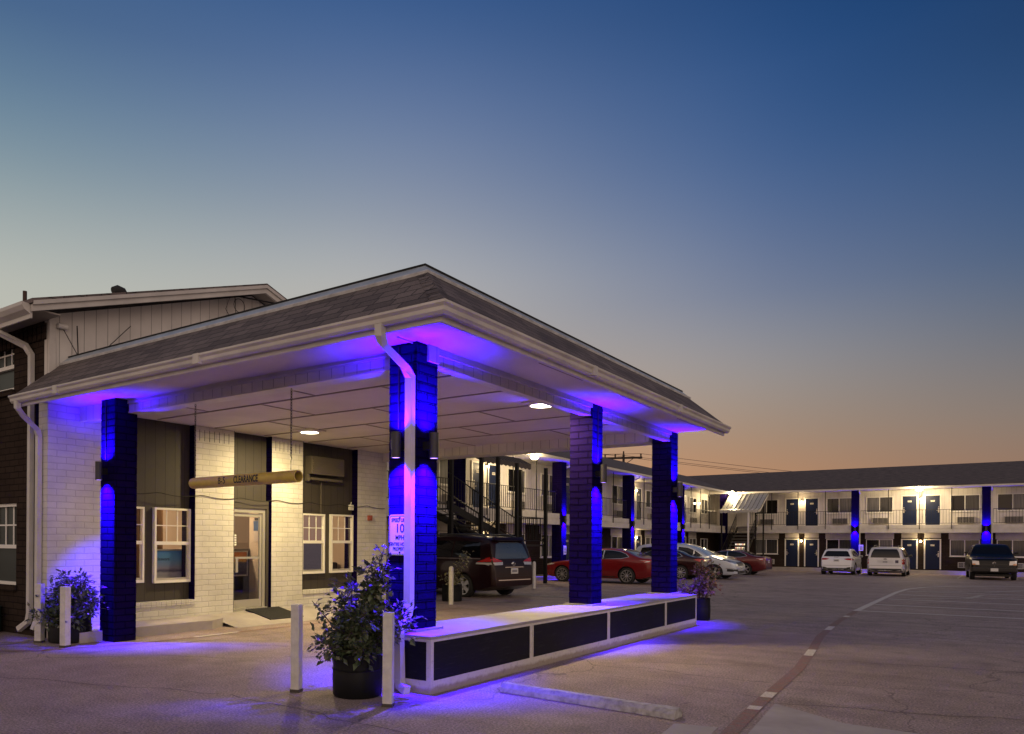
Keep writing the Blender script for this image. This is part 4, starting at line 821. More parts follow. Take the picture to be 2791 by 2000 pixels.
b.build("lit_shelf", [mat("lit pink goods", (.8, .5, .4), .5, emit=(1, .5, .35), es=1.0), mat("lit cream goods", (.8, .7, .5), .5, emit=(1, .8, .45), es=1.4), mat("lit white goods", (.8, .8, .8), .5, emit=(1, .9, .75), es=1.2)], vm)
# signs on the far pillars, small plates
for (x, y, z), rz, lb in (((-2.9, 52.84, 1.35), 0, "small white notice plate beside the pillar behind the white sport utility car"), ((-11.53, 26.0, 1.2), 90, "small white notice plate on the left wing pillar"),):
    t = thing("notice_plate", lb, "notice", (x, y, z), R(rz)); b = MB(); b.box(-.13, .13, -.012, 0, -.2, .2); b.build("plate", metal_wht, t); b = MB()
    for k in range(4): b.box(-.09, .09, -.0135, -.0125, .08 - k * .07, .11 - k * .07)
    b.build("print", navy_txt, t)
# utility pole
up_ = thing("utility_pole", "wooden utility pole with crossarm above the far roof", "utility pole", (-28.9, 75, -.3)); wood = mat("dark pole wood", (.035, .025, .02), .9)
b = MB(); b.lathe([(.17, 0), (.13, 11.7)], n=12); b.build("pole", wood, up_, 50); b = MB(); ca, sa = cos(R(20)), sin(R(20)); b.prism([(-2.2 * ca, -2.2 * sa, 11.2), (2.0 * ca, 2.0 * sa, 11.2), (2.0 * ca, 2.0 * sa, 11.42), (-2.2 * ca, -2.2 * sa, 11.42)], (.05, -.12, 0)); b.tube([(1.0 * ca, 1.0 * sa, 11.2), (0, 0, 10.5)], .04, 6); b.build("crossarm", wood, up_)
b = MB()
for k in (-2.0, -.9, .0, 1.85): b.lathe([(.05, 0), (.1, .08), (.06, .16), (.11, .24), (.04, .36)], (k * ca, k * sa, 11.42 + (.3 if k == 0 else 0)), 8)
b.build("insulator", wood, up_)
b = MB()
for k in (-2.0, -.9, 1.85):
    P = [Vector((-28.9 + k * ca, 75 + k * sa, 11.45)).lerp(Vector((20 + k, 118, 8.4)), j / 20) - Vector((0, 0, 1.2 * sin(pi * j / 20))) for j in range(21)]; b.tube(P, .02, 4)
    P = [Vector((-28.9 + k * ca, 75 + k * sa, 11.45)).lerp(Vector((-80 + k, 42, 14)), j / 20) - Vector((0, 0, 1.2 * sin(pi * j / 20))) for j in range(21)]; b.tube(P, .02, 4)
b.build("power_line", wood, up_, loc=(28.9, -75, .3))
# ------------------------------------------------------------------ cars
def pchip(pts):
    xs = [p[0] for p in pts]; ys = [p[1] for p in pts]; n = len(xs); h = [xs[i + 1] - xs[i] for i in range(n - 1)]; dl = [(ys[i + 1] - ys[i]) / h[i] for i in range(n - 1)]
    m = [dl[0]] + [0 if dl[i - 1] * dl[i] <= 0 else 2 * dl[i - 1] * dl[i] / (dl[i - 1] + dl[i]) for i in range(1, n - 1)] + [dl[-1]]
    def f(x):
        if x <= xs[0]: return ys[0]
        if x >= xs[-1]: return ys[-1]
        i = max(k for k in range(n - 1) if xs[k] <= x); t = (x - xs[i]) / h[i]; t2, t3 = t * t, t ** 3
        return (2 * t3 - 3 * t2 + 1) * ys[i] + (t3 - 2 * t2 + t) * h[i] * m[i] + (-2 * t3 + 3 * t2) * ys[i + 1] + (t3 - t2) * h[i] * m[i + 1]
    return f
class Car:
    def __init__(s, name, label, loc, heading, spec, paint_m, cat='car'):
        s.sp = spec; s.root = thing(name, label, cat, loc, heading); L_, s.Wd = spec['L'], spec['W']; s.L = L_
        s.xm = (spec['xf'] + spec['xr']) / 2; top, bot, plan, T = pchip(spec['top']), pchip(spec.get('bot', [(0, .26), (.5, .2), (L_ - .6, .2), (L_, .34)])), pchip(spec.get('plan', [(0, .74), (.08, .83), (.3, .92), (.8, .985), (1.4, 1), (L_ - 1.3, 1), (L_ - .5, .97), (L_ - .12, .9), (L_, .82)])), pchip(spec['T'])
        cr = spec.get('crown', .07); NX, NZ, NC = 84, 13, 7
        xs = [L_ * (.5 - .5 * cos(pi * k / NX)) * .5 + L_ * k / NX * .5 for k in range(NX + 1)]; rings = []
        for x in xs:
            zt, zb = top(x), bot(x); c = min(cr, (zt - zb) * .35); ze = zt - c; half = [(0, zb), (s.Wd / 2 * plan(x) * T(zb) * .86, zb)]
            for k in range(NZ):
                z = zb + .035 + (ze - zb - .035) * k / (NZ - 1); half.append((s.Wd / 2 * plan(x) * T(z), z))
            ye = half[-1][0]
            for k in range(1, NC + 1): a = pi / 2 * k / NC; half.append((ye * cos(a) ** .62 if k < NC else 0, ze + c * sin(a) ** .85))
            rings.append([(s.xm - x, y, z) for y, z in half] + [(s.xm - x, -y, z) for y, z in half[-2:0:-1]])
        m = len(rings[0]); b = MB(); vs = [v for r_ in rings for v in r_]
        fs = [(i * m + j, i * m + (j + 1) % m, (i + 1) * m + (j + 1) % m, (i + 1) * m + j) for i in range(NX) for j in range(m)] + [tuple(range(m)), tuple(range(NX * m, NX * m + m))]
        b.add(vs, fs); me = b.mesh("body", paint_m); bm = bmesh.new(); bm.from_mesh(me); s.bvh = BVHTree.FromBMesh(bm); bm.free()
        o = obj("body", me, s.root); r = spec['r']; s.r = r
        c = MB()
        for x in (spec['xf'], spec['xr']):
            for sd in (1, -1): c.lathe([(r * 1.12, sd * (s.Wd / 2 - .3)), (r * 1.12, sd * (s.Wd / 2 + .15))], (s.xm - x, 0, r * 1.02), 30, axis='Y')
        cm = c.mesh("cut", blk_plastic); co = obj("cut", cm); co.parent = s.root
        md = o.modifiers.new("b", 'BOOLEAN'); md.operation = 'DIFFERENCE'; md.object = co; md.solver = 'EXACT'; md.material_mode = 'TRANSFER'
        dg = bpy.context.evaluated_depsgraph_get(); nm = bpy.data.meshes.new_from_object(o.evaluated_get(dg)); o.modifiers.clear(); bpy.data.objects.remove(co)
        nm.name = "body"; o.data = nm; nm.polygons.foreach_set('use_smooth', [True] * len(nm.polygons)); nm.set_sharp_from_angle(angle=R(38)); s.body = o
        for x in (spec['xf'], spec['xr']):
            for sd in (1, -1): s.wheel(x, sd)
        b = MB(); b.box(s.xm - L_ + .5, s.xm - .5, -s.Wd * .38, s.Wd * .38, .2, .32); b.build("underbody", blk_plastic, s.root)
    def wheel(s, x, sd):
        r = s.r; yo = sd * (s.Wd / 2 - .02); b = MB(); w = .21
        prof = [(r * .68, 0), (r * .9, .0), (r * .97, .015), (r, .05), (r, w - .05), (r * .95, w), (r * .3, w), (.001, w)]
        b.lathe([(q, -sd * h) for q, h in prof], n=36, axis='Y', caps=False); b.lathe([(r * .68, 0), (r * .64, -sd * .07), (.001, -sd * .075)], n=36, axis='Y', caps=False)
        t = b.build("wheel", rubber, s.root, 40, loc=(s.xm - x, yo, r - .006))
        g = MB(); g.lathe([(r * .72, -sd * .002), (r * .72, sd * .006), (r * .67, sd * .004), (r * .65, -sd * .06)], n=36, axis='Y', caps=False); n = s.sp.get('spokes', 5); wd = s.sp.get('spw', .09)
        for k in range(n):
            a = 2 * pi * k / n + .3; mx = Matrix.Rotation(a, 4, 'Y'); q = r * .67
            vs = [mx @ Vector(p) for p in ((-wd * .3, sd * .0, .04), (wd * .3, sd * .0, .04), (wd * .5, sd * .002, q), (-wd * .5, sd * .002, q), (-wd * .3, -sd * .05, .04), (wd * .3, -sd * .05, .04), (wd * .5, -sd * .04, q), (-wd * .5, -sd * .04, q))]
            g.add(vs, [(0, 1, 2, 3), (0, 4, 5, 1), (1, 5, 6, 2), (2, 6, 7, 3), (3, 7, 4, 0), (4, 7, 6, 5)])
        g.lathe([(.06, -sd * .05), (.058, sd * .005), (.03, sd * .014), (.001, sd * .014)], n=16, axis='Y', caps=False); g.build("rim", s.sp.get('rim', rim_m), t, 40)
    def patch(s, name, poly, view, m, off=.005, cuts=5, parent=None, sides=(1, -1), thick=0, label=None):
        # outline in side view (x from the front, z) or end view (y, z), laid on the body surface
        for sd in (sides if view == 'side' else (1,)):
            bm = bmesh.new(); P = [Vector((p[0], p[1], 0)) for p in poly]; vv = [bm.verts.new(p) for p in P]
            for t in tessellate_polygon([P]): 
                try: bm.faces.new([vv[i] for i in t])
                except ValueError: pass
            for _ in range(cuts):
                es = [e for e in bm.edges if e.calc_length() > .12]
                if not es: break
                bmesh.ops.subdivide_edges(bm, edges=es, cuts=1); bmesh.ops.triangulate(bm, faces=bm.faces[:])
            for v in bm.verts:
                a, z = v.co.x, v.co.y
                if view == 'side': o_, d_ = Vector((s.xm - a, sd * 3, z)), Vector((0, -sd, 0))
                elif view == 'rear': o_, d_ = Vector((s.xm - s.L - 2, a, z)), Vector((1, 0, 0))
                elif view == 'front': o_, d_ = Vector((s.xm + 2, a, z)), Vector((-1, 0, 0))
                else: o_, d_ = Vector((s.xm - a, z, 4)), Vector((0, 0, -1))
                h = s.bvh.ray_cast(o_, d_)
                if h[0] is None: h = s.bvh.find_nearest(Vector((o_.x if view == 'side' else (s.xm - s.L if view == 'rear' else s.xm), a if view in ('rear', 'front') else sd * s.Wd / 2, z)))
                n = h[1]; n = -n if n.dot(d_) > 0 else n; v.co = h[0] + n * off
            bmesh.ops.recalc_face_normals(bm, faces=bm.faces[:]); me = bpy.data.meshes.new(name); 
            if thick: bmesh.ops.solidify(bm, geom=bm.faces[:], thickness=-thick)
            bm.to_mesh(me); bm.free(); me.materials.append(m); uvbox(me); me.polygons.foreach_set('use_smooth', [True] * len(me.polygons)); me.set_sharp_from_angle(angle=R(40))
            o = obj(name, me, parent or s.root)
            if label: o['label'] = label
    def box(s, name, x, y, z, dx, dy, dz, m, bevel=.01, rot=None, parent=None):
        b = MB(); b.box(-dx / 2, dx / 2, -dy / 2, dy / 2, -dz / 2, dz / 2); return b.build(name, m, parent or s.root, loc=(s.xm - x, y, z), bevel=bevel, rot=rot)
    def end(s, y, z, front=False):
        o_ = Vector((s.xm + 2 if front else s.xm - s.L - 2, y, z)); h = s.bvh.ray_cast(o_, Vector((-1 if front else 1, 0, 0))); return s.xm - h[0].x
    def mirror(s, x, z, m):
        for sd in (1, -1):
            b = MB(); y = sd * (s.Wd / 2 + .08); b.lathe([(.001, -.09), (.06, -.08), (.075, -.02), (.07, .05), (.001, .075)], n=14, axis='X'); b.v = [(p[0] * .8, p[1] * 1.35, p[2] * 1.05) for p in b.v]
            b.tube([(0, -sd * .16, -.06), (0, 0, -.03)], .022, 6); b.build("mirror", m, s.root, 60, loc=(s.xm - x, y, z))
    def plate(s, z, front=False, w=.31, h=.155):
        x = s.end(0, z, front); d = -.012 if front else .012; p = s.box("licence_plate", x + d, 0, z, .012, w, h, plate_m, .004)
        b = MB(); b.box((.007 if front else -.007) - .0005, (.007 if front else -.007) + .0005, -w * .36, w * .36, -h * .22, h * .2); b.build("plate_print", mat("blurred plate print", (.25, .25, .28), .6), p)
    def oval(s, z, m, rx=.07, rz=.045, front=False, rings=1):
        x = s.xm - s.end(0, z, front); sg_ = 1 if front else -1; b = MB()
        for k in range(rings):
            yo = (k - (rings - 1) / 2) * rx * 1.35; b.tube([(sg_ * .012, yo + rx * cos(2 * pi * j / 18), rz * sin(2 * pi * j / 18)) for j in range(19)], .008, 5, caps=False)
        if rings == 1: b.tube([(sg_ * .012, rx * .42 * cos(2 * pi * j / 14), rz * .9 * sin(2 * pi * j / 14)) for j in range(15)], .006, 5, caps=False)
        return b.build("badge", m, s.root, loc=(x, 0, z))
    def seam(s, x, z0, z1, lean=0):
        s.patch("door_gap", [(x, z0), (x + .014, z0), (x + .014 + lean, z1), (x + lean, z1)], 'side', blk_plastic, .002, 3)
    def handles(s, xs, z, m):
        for x in xs: s.patch("door_handle", [(x, z), (x + .2, z + .005), (x + .2, z + .035), (x, z + .03)], 'side', m, .02, 2)
    def side_windows(s, polys, frame=None, m=None, grow=.03):
        for p in polys:
            if frame:
                c = Vector((sum(q[0] for q in p) / len(p), sum(q[1] for q in p) / len(p)))
                s.patch("window_trim", [tuple(Vector(q) + (Vector(q) - c).normalized() * grow) for q in p], 'side', frame, .003)
            s.patch("side_window", p, 'side', m or glass_car, .006)
sedT = [(.15, .86), (.3, .96), (.55, 1), (.8, .995), (.95, .965), (1.05, .91), (1.25, .8), (1.45, .64)]
vanT = [(.15, .88), (.3, .97), (.6, 1), (.95, .99), (1.1, .955), (1.4, .87), (1.75, .72)]
# maroon minivan
maroon = paint("maroon car paint", (.013, .0015, .003), .15, .35)
v = Car("minivan", "dark maroon minivan with silver alloy wheels parked nose-in by the round bollards", (-8.95, 13.02, -.035), R(171),
    dict(L=5.09, W=1.97, xf=.98, xr=4.01, r=.335, T=vanT, spokes=5, spw=.13, top=[(0, .62), (.06, .8), (.35, .95), (.8, 1.05), (1.15, 1.12), (1.5, 1.31), (2.1, 1.64), (2.6, 1.73), (3.4, 1.76), (4.2, 1.74), (4.72, 1.69), (4.82, 1.62), (4.93, 1.35), (5.0, 1.08), (5.04, .95), (5.08, .8), (5.09, .5)]), maroon, 'minivan')
v.side_windows([[(1.55, 1.14), (2.35, 1.14), (2.35, 1.58), (2.15, 1.55)], [(2.42, 1.13), (3.5, 1.13), (3.5, 1.6), (2.42, 1.59)], [(3.55, 1.13), (4.6, 1.14), (4.5, 1.56), (3.55, 1.6)]])
v.patch("belt_moulding", [(1.6, 1.075), (4.62, 1.085), (4.62, 1.11), (1.6, 1.1)], 'side', mat("grey moulding", (.2, .17, .17), .3, .5), .008)
v.patch("windscreen", [(-.66, 1.17), (.66, 1.17), (.58, 1.55), (-.58, 1.55)], 'front', glass_lt)
v.patch("rear_window", [(-.74, 1.1), (.74, 1.1), (.68, 1.25), (.58, 1.5), (.4, 1.555), (-.4, 1.555), (-.58, 1.5), (-.68, 1.25)], 'rear', mat("rear glass", (.05, .065, .08), .06, 0, 1, spec=1))
v.patch("spoiler", [(-.66, 1.575), (.66, 1.575), (.62, 1.64), (-.62, 1.64)], 'rear', maroon, .09, thick=.05)
for sd in (1, -1):
    v.patch("tail_lamp", [(sd * .45, 1.02), (sd * .93, 1.0), (sd * .95, 1.1), (sd * .83, 1.14), (sd * .5, 1.05)], 'rear', red_lens, .012); v.patch("tail_lamp_clear", [(sd * .47, .93), (sd * .9, .92), (sd * .94, .995), (sd * .45, 1.01)], 'rear', clear_lens, .011)
v.patch("tail_lamp_side", [(4.5, 1.0), (4.98, 1.02), (4.9, 1.15), (4.75, 1.09)], 'side', red_lens, .01); v.patch("tail_lamp_side", [(4.48, .95), (5.0, .94), (4.98, .995), (4.5, .995)], 'side', clear_lens, .01)
v.patch("hatch_trim", [(-.42, .855), (.42, .855), (.38, .875), (-.38, .875)], 'rear', chrome, .02); v.patch("bumper_trim", [(-.7, .5), (.7, .5), (.7, .525), (-.7, .525)], 'rear', chrome, .012)
v.patch("bumper_gap", [(-.85, .62), (.85, .62), (.85, .63), (-.85, .63)], 'rear', blk_plastic, .003)
v.plate(.76); v.oval(.96, chrome, .075, .055)
for sd in (1, -1):
    b = MB(); b.tube([(v.xm - 2.1, sd * .66, 1.66), (v.xm - 2.3, sd * .66, 1.745), (v.xm - 3.3, sd * .655, 1.785), (v.xm - 4.3, sd * .65, 1.775), (v.xm - 4.6, sd * .65, 1.7)], .022, 8); b.build("roof_rail", mat("roof rail", (.1, .1, .1), .3, .6), v.root, 60)
v.seam(2.38, .3, 1.12); v.seam(3.52, .3, 1.12); v.handles([2.2, 2.6], .98, maroon); v.mirror(1.6, 1.16, maroon)
# sedans
camtop = [(0, .5), (.05, .66), (.3, .79), (.8, .89), (1.35, .96), (1.62, 1.07), (2.2, 1.34), (2.7, 1.44), (3.1, 1.435), (3.6, 1.35), (4.05, 1.17), (4.35, 1.09), (4.68, 1.06), (4.8, 1.0), (4.86, .76), (4.88, .5)]
sw_p = [[(1.72, 1.02), (2.75, 1.0), (2.75, 1.345), (2.3, 1.31), (2.05, 1.22)], [(2.8, 1.0), (3.55, 1.03), (3.85, 1.09), (3.72, 1.2), (3.45, 1.29), (3.1, 1.34), (2.8, 1.345)]]
def sedan(name, label, loc, hd, pm, trim_m, n, spw, scale=1, tail=red_lens, clear=False):
    c = Car(name, label, loc, hd, dict(L=4.88, W=1.84, xf=.96, xr=3.8, r=.335, T=sedT, spokes=n, spw=spw, top=camtop, crown=.06), pm, 'sedan')
    c.side_windows(sw_p, trim_m); c.patch("windscreen", [(-.62, 1.06), (.62, 1.06), (.54, 1.34), (-.54, 1.34)], 'front', glass_lt)
    c.patch("rear_window", [(3.42, -.5), (3.42, .5), (4.18, .62), (4.18, -.62)], 'top', glass_lt, .006)
    for sd in (1, -1):
        c.patch("tail_lamp", [(sd * .5, .88), (sd * .84, .84), (sd * .88, .99), (sd * .5, .97)], 'rear', tail, .01); c.patch("head_lamp", [(sd * .45, .64), (sd * .78, .68), (sd * .8, .75), (sd * .5, .7)], 'front', clear_lens, .01)
    c.patch("tail_lamp_side", [(4.38, .93), (4.72, .87), (4.83, .88), (4.8, .97), (4.6, .985)], 'side', tail, .009)
    if clear: c.patch("lamp_trim", [(4.3, .965), (4.75, .93), (4.7, .9), (4.5, .87), (4.62, .92)], 'side', clear_lens, .012)
    c.patch("head_lamp_side", [(.12, .68), (.55, .74), (.62, .79), (.3, .76)], 'side', clear_lens, .009)
    c.plate(.78); c.plate(.42, True); c.patch("lower_grille", [(-.6, .32), (.6, .32), (.5, .46), (-.5, .46)], 'front', blk_plastic, .006); c.patch("rear_valance", [(-.7, .36), (.7, .36), (.65, .45), (-.65, .45)], 'rear', blk_plastic, .006)
    c.patch("sill_trim", [(1.5, .27), (3.3, .27), (3.3, .31), (1.5, .31)], 'side', blk_plastic, .01)
    c.seam(1.6, .32, .98, .1); c.seam(2.78, .3, 1.0); c.seam(3.62, .62, 1.02, .12); c.handles([2.5, 3.42], .86, pm); c.mirror(1.85, 1.03, pm); return c
c = sedan("sedan", "bright red sedan with thin spoked wheels parked between the two right canopy columns", (-8.85, 24.12, -.108), R(180), paint("red car paint", (.17, .006, .009), .15, .7), chrome, 10, .035, clear=True)
c = sedan("sedan", "black cherry sedan half hidden behind the end column of the low wall", (-8.93, 30.85, -.153), R(180), paint("black cherry paint", (.03, .007, .009), .3), chrome, 10, .05)
c = sedan("sedan", "older dark red sedan with five spoke wheels parked nearest the corner stair", (-8.45, 40.5, -.222), R(180), paint("dark red car paint", (.1, .007, .01), .2), chrome, 5, .085, clear=True)
c = sedan("sedan", "tan gold sedan mostly hidden behind the silver minivan bonnet", (-9.3, 36.4, -.19), R(180), paint("gold car paint", (.3, .22, .1), .5), None, 5, .08)
# silver minivan facing right
silv = paint("silver blue car paint", (.5, .55, .63), .25)
v = Car("minivan", "silver minivan facing right between two sedans on the left row", (-7.9, 32.35, -.165), 0,
    dict(L=5.17, W=2.0, xf=.98, xr=4.07, r=.345, T=vanT, spokes=5, spw=.1, top=[(0, .56), (.05, .76), (.4, .93), (.95, 1.05), (1.22, 1.12), (2.0, 1.53), (2.5, 1.69), (3.2, 1.75), (4.2, 1.71), (4.8, 1.6), (4.95, 1.4), (5.1, 1.0), (5.17, .6)]), silv, 'minivan')
v.side_windows([[(1.55, 1.12), (1.95, 1.1), (1.95, 1.38)], [(2.0, 1.1), (2.75, 1.08), (2.75, 1.55), (2.3, 1.5), (2.0, 1.4)], [(2.82, 1.08), (3.8, 1.1), (3.8, 1.56), (2.82, 1.56)], [(3.87, 1.11), (4.7, 1.16), (4.6, 1.48), (3.87, 1.55)]], chrome, grow=.025)
v.patch("windscreen", [(-.68, 1.15), (.68, 1.15), (.58, 1.58), (-.58, 1.58)], 'front', mat("bright windscreen", (.1, .13, .16), .06, 0, 1, spec=1)); v.patch("rear_window", [(-.6, 1.12), (.6, 1.12), (.5, 1.5), (-.5, 1.5)], 'rear', glass_car)
for sd in (1, -1): v.patch("head_lamp", [(sd * .5, .82), (sd * .82, .86), (sd * .9, .93), (sd * .55, .89)], 'front', blk_plastic, .01); v.patch("head_lamp_clear", [(sd * .6, .84), (sd * .8, .87), (sd * .83, .91), (sd * .62, .88)], 'front', clear_lens, .016); v.patch("fog_lamp", [(sd * .55, .36), (sd * .86, .42), (sd * .86, .5), (sd * .58, .5)], 'front', blk_plastic, .01); v.patch("tail_lamp", [(sd * .6, .95), (sd * .9, .95), (sd * .9, 1.05), (sd * .6, 1.05)], 'rear', red_lens, .01)
v.patch("head_lamp_side", [(.2, .86), (.75, .93), (.85, .98), (.35, .95)], 'side', blk_plastic, .009); v.patch("fog_lamp_side", [(.12, .38), (.42, .4), (.4, .52), (.16, .5)], 'side', blk_plastic, .009); v.patch("fog_chrome", [(.1, .52), (.46, .53), (.46, .555), (.1, .545)], 'side', chrome, .012)
v.patch("grille", [(-.5, .66), (.5, .66), (.52, .82), (-.52, .82)], 'front', blk_plastic, .01); v.patch("lower_grille", [(-.6, .28), (.6, .28), (.6, .42), (-.6, .42)], 'front', blk_plastic, .01); v.plate(.52, True)
v.seam(1.62, .34, 1.08, .2); v.seam(2.78, .3, 1.08); v.seam(3.83, .3, 1.1); v.handles([2.5, 3.0], .93, silv); v.mirror(1.85, 1.14, blk_plastic)
# white sport utility car, rear toward camera
wht = paint("white car paint", (.8, .81, .84), .0)
v = Car("sport_utility_car", "white compact sport utility car parked nose-in at the far wing", (-3.3, 47.6, -.27), R(91),
    dict(L=4.48, W=1.86, xf=.89, xr=3.57, r=.36, T=[(.15, .9), (.3, .98), (.6, 1), (.95, .985), (1.05, .95), (1.3, .83), (1.58, .7)], spokes=5, spw=.1, top=[(0, .6), (.05, .82), (.3, .97), (.9, 1.06), (1.2, 1.13), (1.9, 1.49), (2.3, 1.575), (3.2, 1.585), (3.95, 1.53), (4.07, 1.46), (4.22, 1.22), (4.33, 1.04), (4.42, .95), (4.46, .75), (4.48, .5)], crown=.06), wht, 'suv')
v.side_windows([[(1.5, 1.1), (2.4, 1.08), (2.4, 1.44), (2.0, 1.4)], [(2.46, 1.08), (3.4, 1.1), (3.3, 1.43), (2.46, 1.45)], [(3.46, 1.11), (3.9, 1.16), (3.75, 1.36), (3.4, 1.42)]])
v.patch("rear_window", [(-.72, 1.1), (.72, 1.1), (.58, 1.4), (.5, 1.435), (-.5, 1.435), (-.58, 1.4)], 'rear', glass_car); v.patch("windscreen", [(-.6, 1.15), (.6, 1.15), (.5, 1.46), (-.5, 1.46)], 'front', glass_lt)
for sd in (1, -1): v.patch("tail_lamp", [(sd * .38, .96), (sd * .55, .9), (sd * .88, .88), (sd * .9, .99), (sd * .6, 1.0)], 'rear', red_lens, .01)
v.patch("tail_lamp_side", [(4.1, .9), (4.42, .88), (4.4, 1.0), (4.15, .98)], 'side', red_lens, .01)
v.patch("rear_diffuser", [(-.86, .3), (.86, .3), (.86, .5), (.6, .47), (.5, .42), (-.5, .42), (-.6, .47), (-.86, .5)], 'rear', blk_plastic, .01); v.patch("bumper_crease", [(-.8, .565), (.8, .565), (.8, .58), (-.8, .58)], 'rear', mat("shadow gap grey", (.2, .2, .2), .5), .004)
v.plate(.87); v.oval(1.035, chrome, .045, .045, rings=4); v.seam(1.45, .35, 1.08); v.seam(2.43, .32, 1.08); v.handles([2.2, 3.1], .92, wht); v.mirror(1.65, 1.1, mat("two tone mirror", (.3, .3, .32), .3))
# white older minivan
wh2 = paint("white silver car paint", (.66, .65, .64), .1); v = Car("minivan", "older white minivan with dark roof rack parked at the far wing beside door 216", (-.72, 47.35, -.268), R(91),
    dict(L=5.1, W=1.95, xf=1.0, xr=4.07, r=.34, T=vanT, spokes=5, spw=.12, top=[(0, .6), (.06, .78), (.35, .92), (.9, 1.04), (1.3, 1.15), (2.0, 1.52), (2.5, 1.68), (3.2, 1.72), (4.2, 1.71), (4.7, 1.66), (4.83, 1.58), (4.95, 1.3), (5.0, 1.05), (5.03, .8), (5.09, .66), (5.1, .4)]), wh2, 'minivan')
v.side_windows([[(1.6, 1.12), (2.4, 1.1), (2.4, 1.55), (2.15, 1.48)], [(2.46, 1.1), (3.5, 1.1), (3.5, 1.57), (2.46, 1.56)], [(3.56, 1.1), (4.66, 1.12), (4.55, 1.52), (3.56, 1.57)]])
v.patch("rear_window", [(-.74, 1.08), (.74, 1.08), (.68, 1.35), (.57, 1.57), (-.57, 1.57), (-.68, 1.35)], 'rear', glass_car); v.patch("windscreen", [(-.64, 1.18), (.64, 1.18), (.56, 1.55), (-.56, 1.55)], 'front', glass_lt)
for sd in (1, -1): v.patch("tail_lamp", [(sd * .82, .7), (sd * .95, .7), (sd * .95, 1.02), (sd * .82, 1.02)], 'rear', red_lens, .012)
v.patch("tail_lamp_side", [(4.86, .7), (5.02, .7), (4.99, 1.02), (4.88, 1.02)], 'side', red_lens, .01)
v.patch("plate_recess", [(-.38, .74), (.38, .74), (.38, .94), (-.38, .94)], 'rear', mat("light trim", (.6, .59, .58), .4), .006); v.plate(.84); o = v.oval(1.0, mat("dark oval badge", (.02, .02, .05), .3), .075, .035)
v.patch("sticker", [(-.66, .78), (-.5, .78), (-.5, .94), (-.66, .94)], 'rear', mat("dark sticker", (.06, .05, .08), .5), .006); v.patch("bumper_top", [(-.9, .62), (.9, .62), (.9, .64), (-.9, .64)], 'rear', mat("shadow gap grey"), .004); v.patch("rear_valance", [(-.9, .3), (.9, .3), (.9, .46), (-.9, .46)], 'rear', blk_plastic, .006)
for sd in (1, -1): b = MB(); b.tube([(v.xm - 2.4, sd * .6, 1.69), (v.xm - 2.6, sd * .6, 1.76), (v.xm - 4.4, sd * .6, 1.77), (v.xm - 4.6, sd * .6, 1.7)], .02, 8); b.build("roof_rail", blk_plastic, v.root, 60)
b = MB(); b.tube([(v.xm - 3.0, -.6, 1.765), (v.xm - 3.0, .6, 1.765)], .015, 6); b.tube([(v.xm - 4.2, -.6, 1.765), (v.xm - 4.2, .6, 1.765)], .015, 6); b.build("roof_bar", blk_plastic, v.root)
v.seam(2.43, .3, 1.1); v.seam(3.53, .3, 1.1); v.handles([2.2, 2.6], .95, wh2); v.mirror(1.7, 1.16, blk_plastic)
# black pickup facing the camera
blk = paint("black car paint", (.003, .003, .0035), .0, .15)
v = Car("pickup_truck", "black pickup truck facing forward at the right end of the far row", (4.2, 45.55, -.258), R(-86),
    dict(L=5.8, W=2.02, xf=.98, xr=4.55, r=.4, T=[(.2, .9), (.4, .98), (.8, 1), (1.15, .985), (1.25, .95), (1.5, .86), (1.9, .7)], spokes=5, spw=.14, crown=.08, bot=[(0, .42), (.5, .36), (5.2, .4), (5.8, .5)],
    top=[(0, .7), (.03, 1.02), (.14, 1.13), (.9, 1.21), (1.5, 1.27), (1.68, 1.34), (2.25, 1.8), (2.55, 1.89), (3.6, 1.88), (3.78, 1.82), (3.88, 1.4), (3.95, 1.3), (5.66, 1.3), (5.75, 1.24), (5.8, .7)], plan=[(0, .86), (.06, .93), (.25, .98), (.8, 1), (5.2, 1), (5.8, .96)]), blk, 'pickup truck')
v.side_windows([[(1.85, 1.28), (2.65, 1.26), (2.65, 1.7), (2.35, 1.68)], [(2.72, 1.26), (3.6, 1.27), (3.58, 1.7), (2.72, 1.71)]]); v.patch("windscreen", [(-.74, 1.36), (.74, 1.36), (.62, 1.74), (-.62, 1.74)], 'front', mat("blue grey windscreen", (.006, .007, .009), .1, 0, 0, spec=.35))
v.patch("rear_window", [(-.6, 1.42), (.6, 1.42), (.55, 1.72), (-.55, 1.72)], 'rear', glass_car); v.patch("grille", [(-.56, .66), (.56, .66), (.62, 1.0), (-.62, 1.0)], 'front', mat("grille black", (.004, .004, .004), .5), .012)
v.patch("grille_bar", [(-.58, .82), (.58, .82), (.58, .85), (-.58, .85)], 'front', mat("gloss black bar", (.01, .01, .012), .2), .02); v.patch("grille_bar", [(-.02, .67), (.02, .67), (.02, 1.0), (-.02, 1.0)], 'front', mat("gloss black bar"), .021)
for sd in (1, -1):
    v.patch("head_lamp", [(sd * .62, .8), (sd * .9, .82), (sd * .93, 1.02), (sd * .64, 1.0)], 'front', clear_lens, .012); v.patch("turn_lamp", [(sd * .8, .79), (sd * .92, .81), (sd * .92, .88), (sd * .78, .86)], 'front', amber_lens, .018)
v.box("bumper", -.06, 0, .56, .2, 1.9, .24, mat("satin black bumper", (.01, .01, .011), .3), .05); v.patch("air_intake", [(-.5, .43), (.5, .43), (.5, .5), (-.5, .5)], 'front', blk_plastic, .01)
p = v.box("licence_plate", -.17, 0, .56, .012, .32, .16, plate_m, .004); v.oval(.9, chrome, .07, .06, True); v.mirror(1.95, 1.42, blk); v.seam(1.7, .5, 1.27); v.seam(2.69, .5, 1.27); v.handles([2.45, 3.4], 1.1, blk)
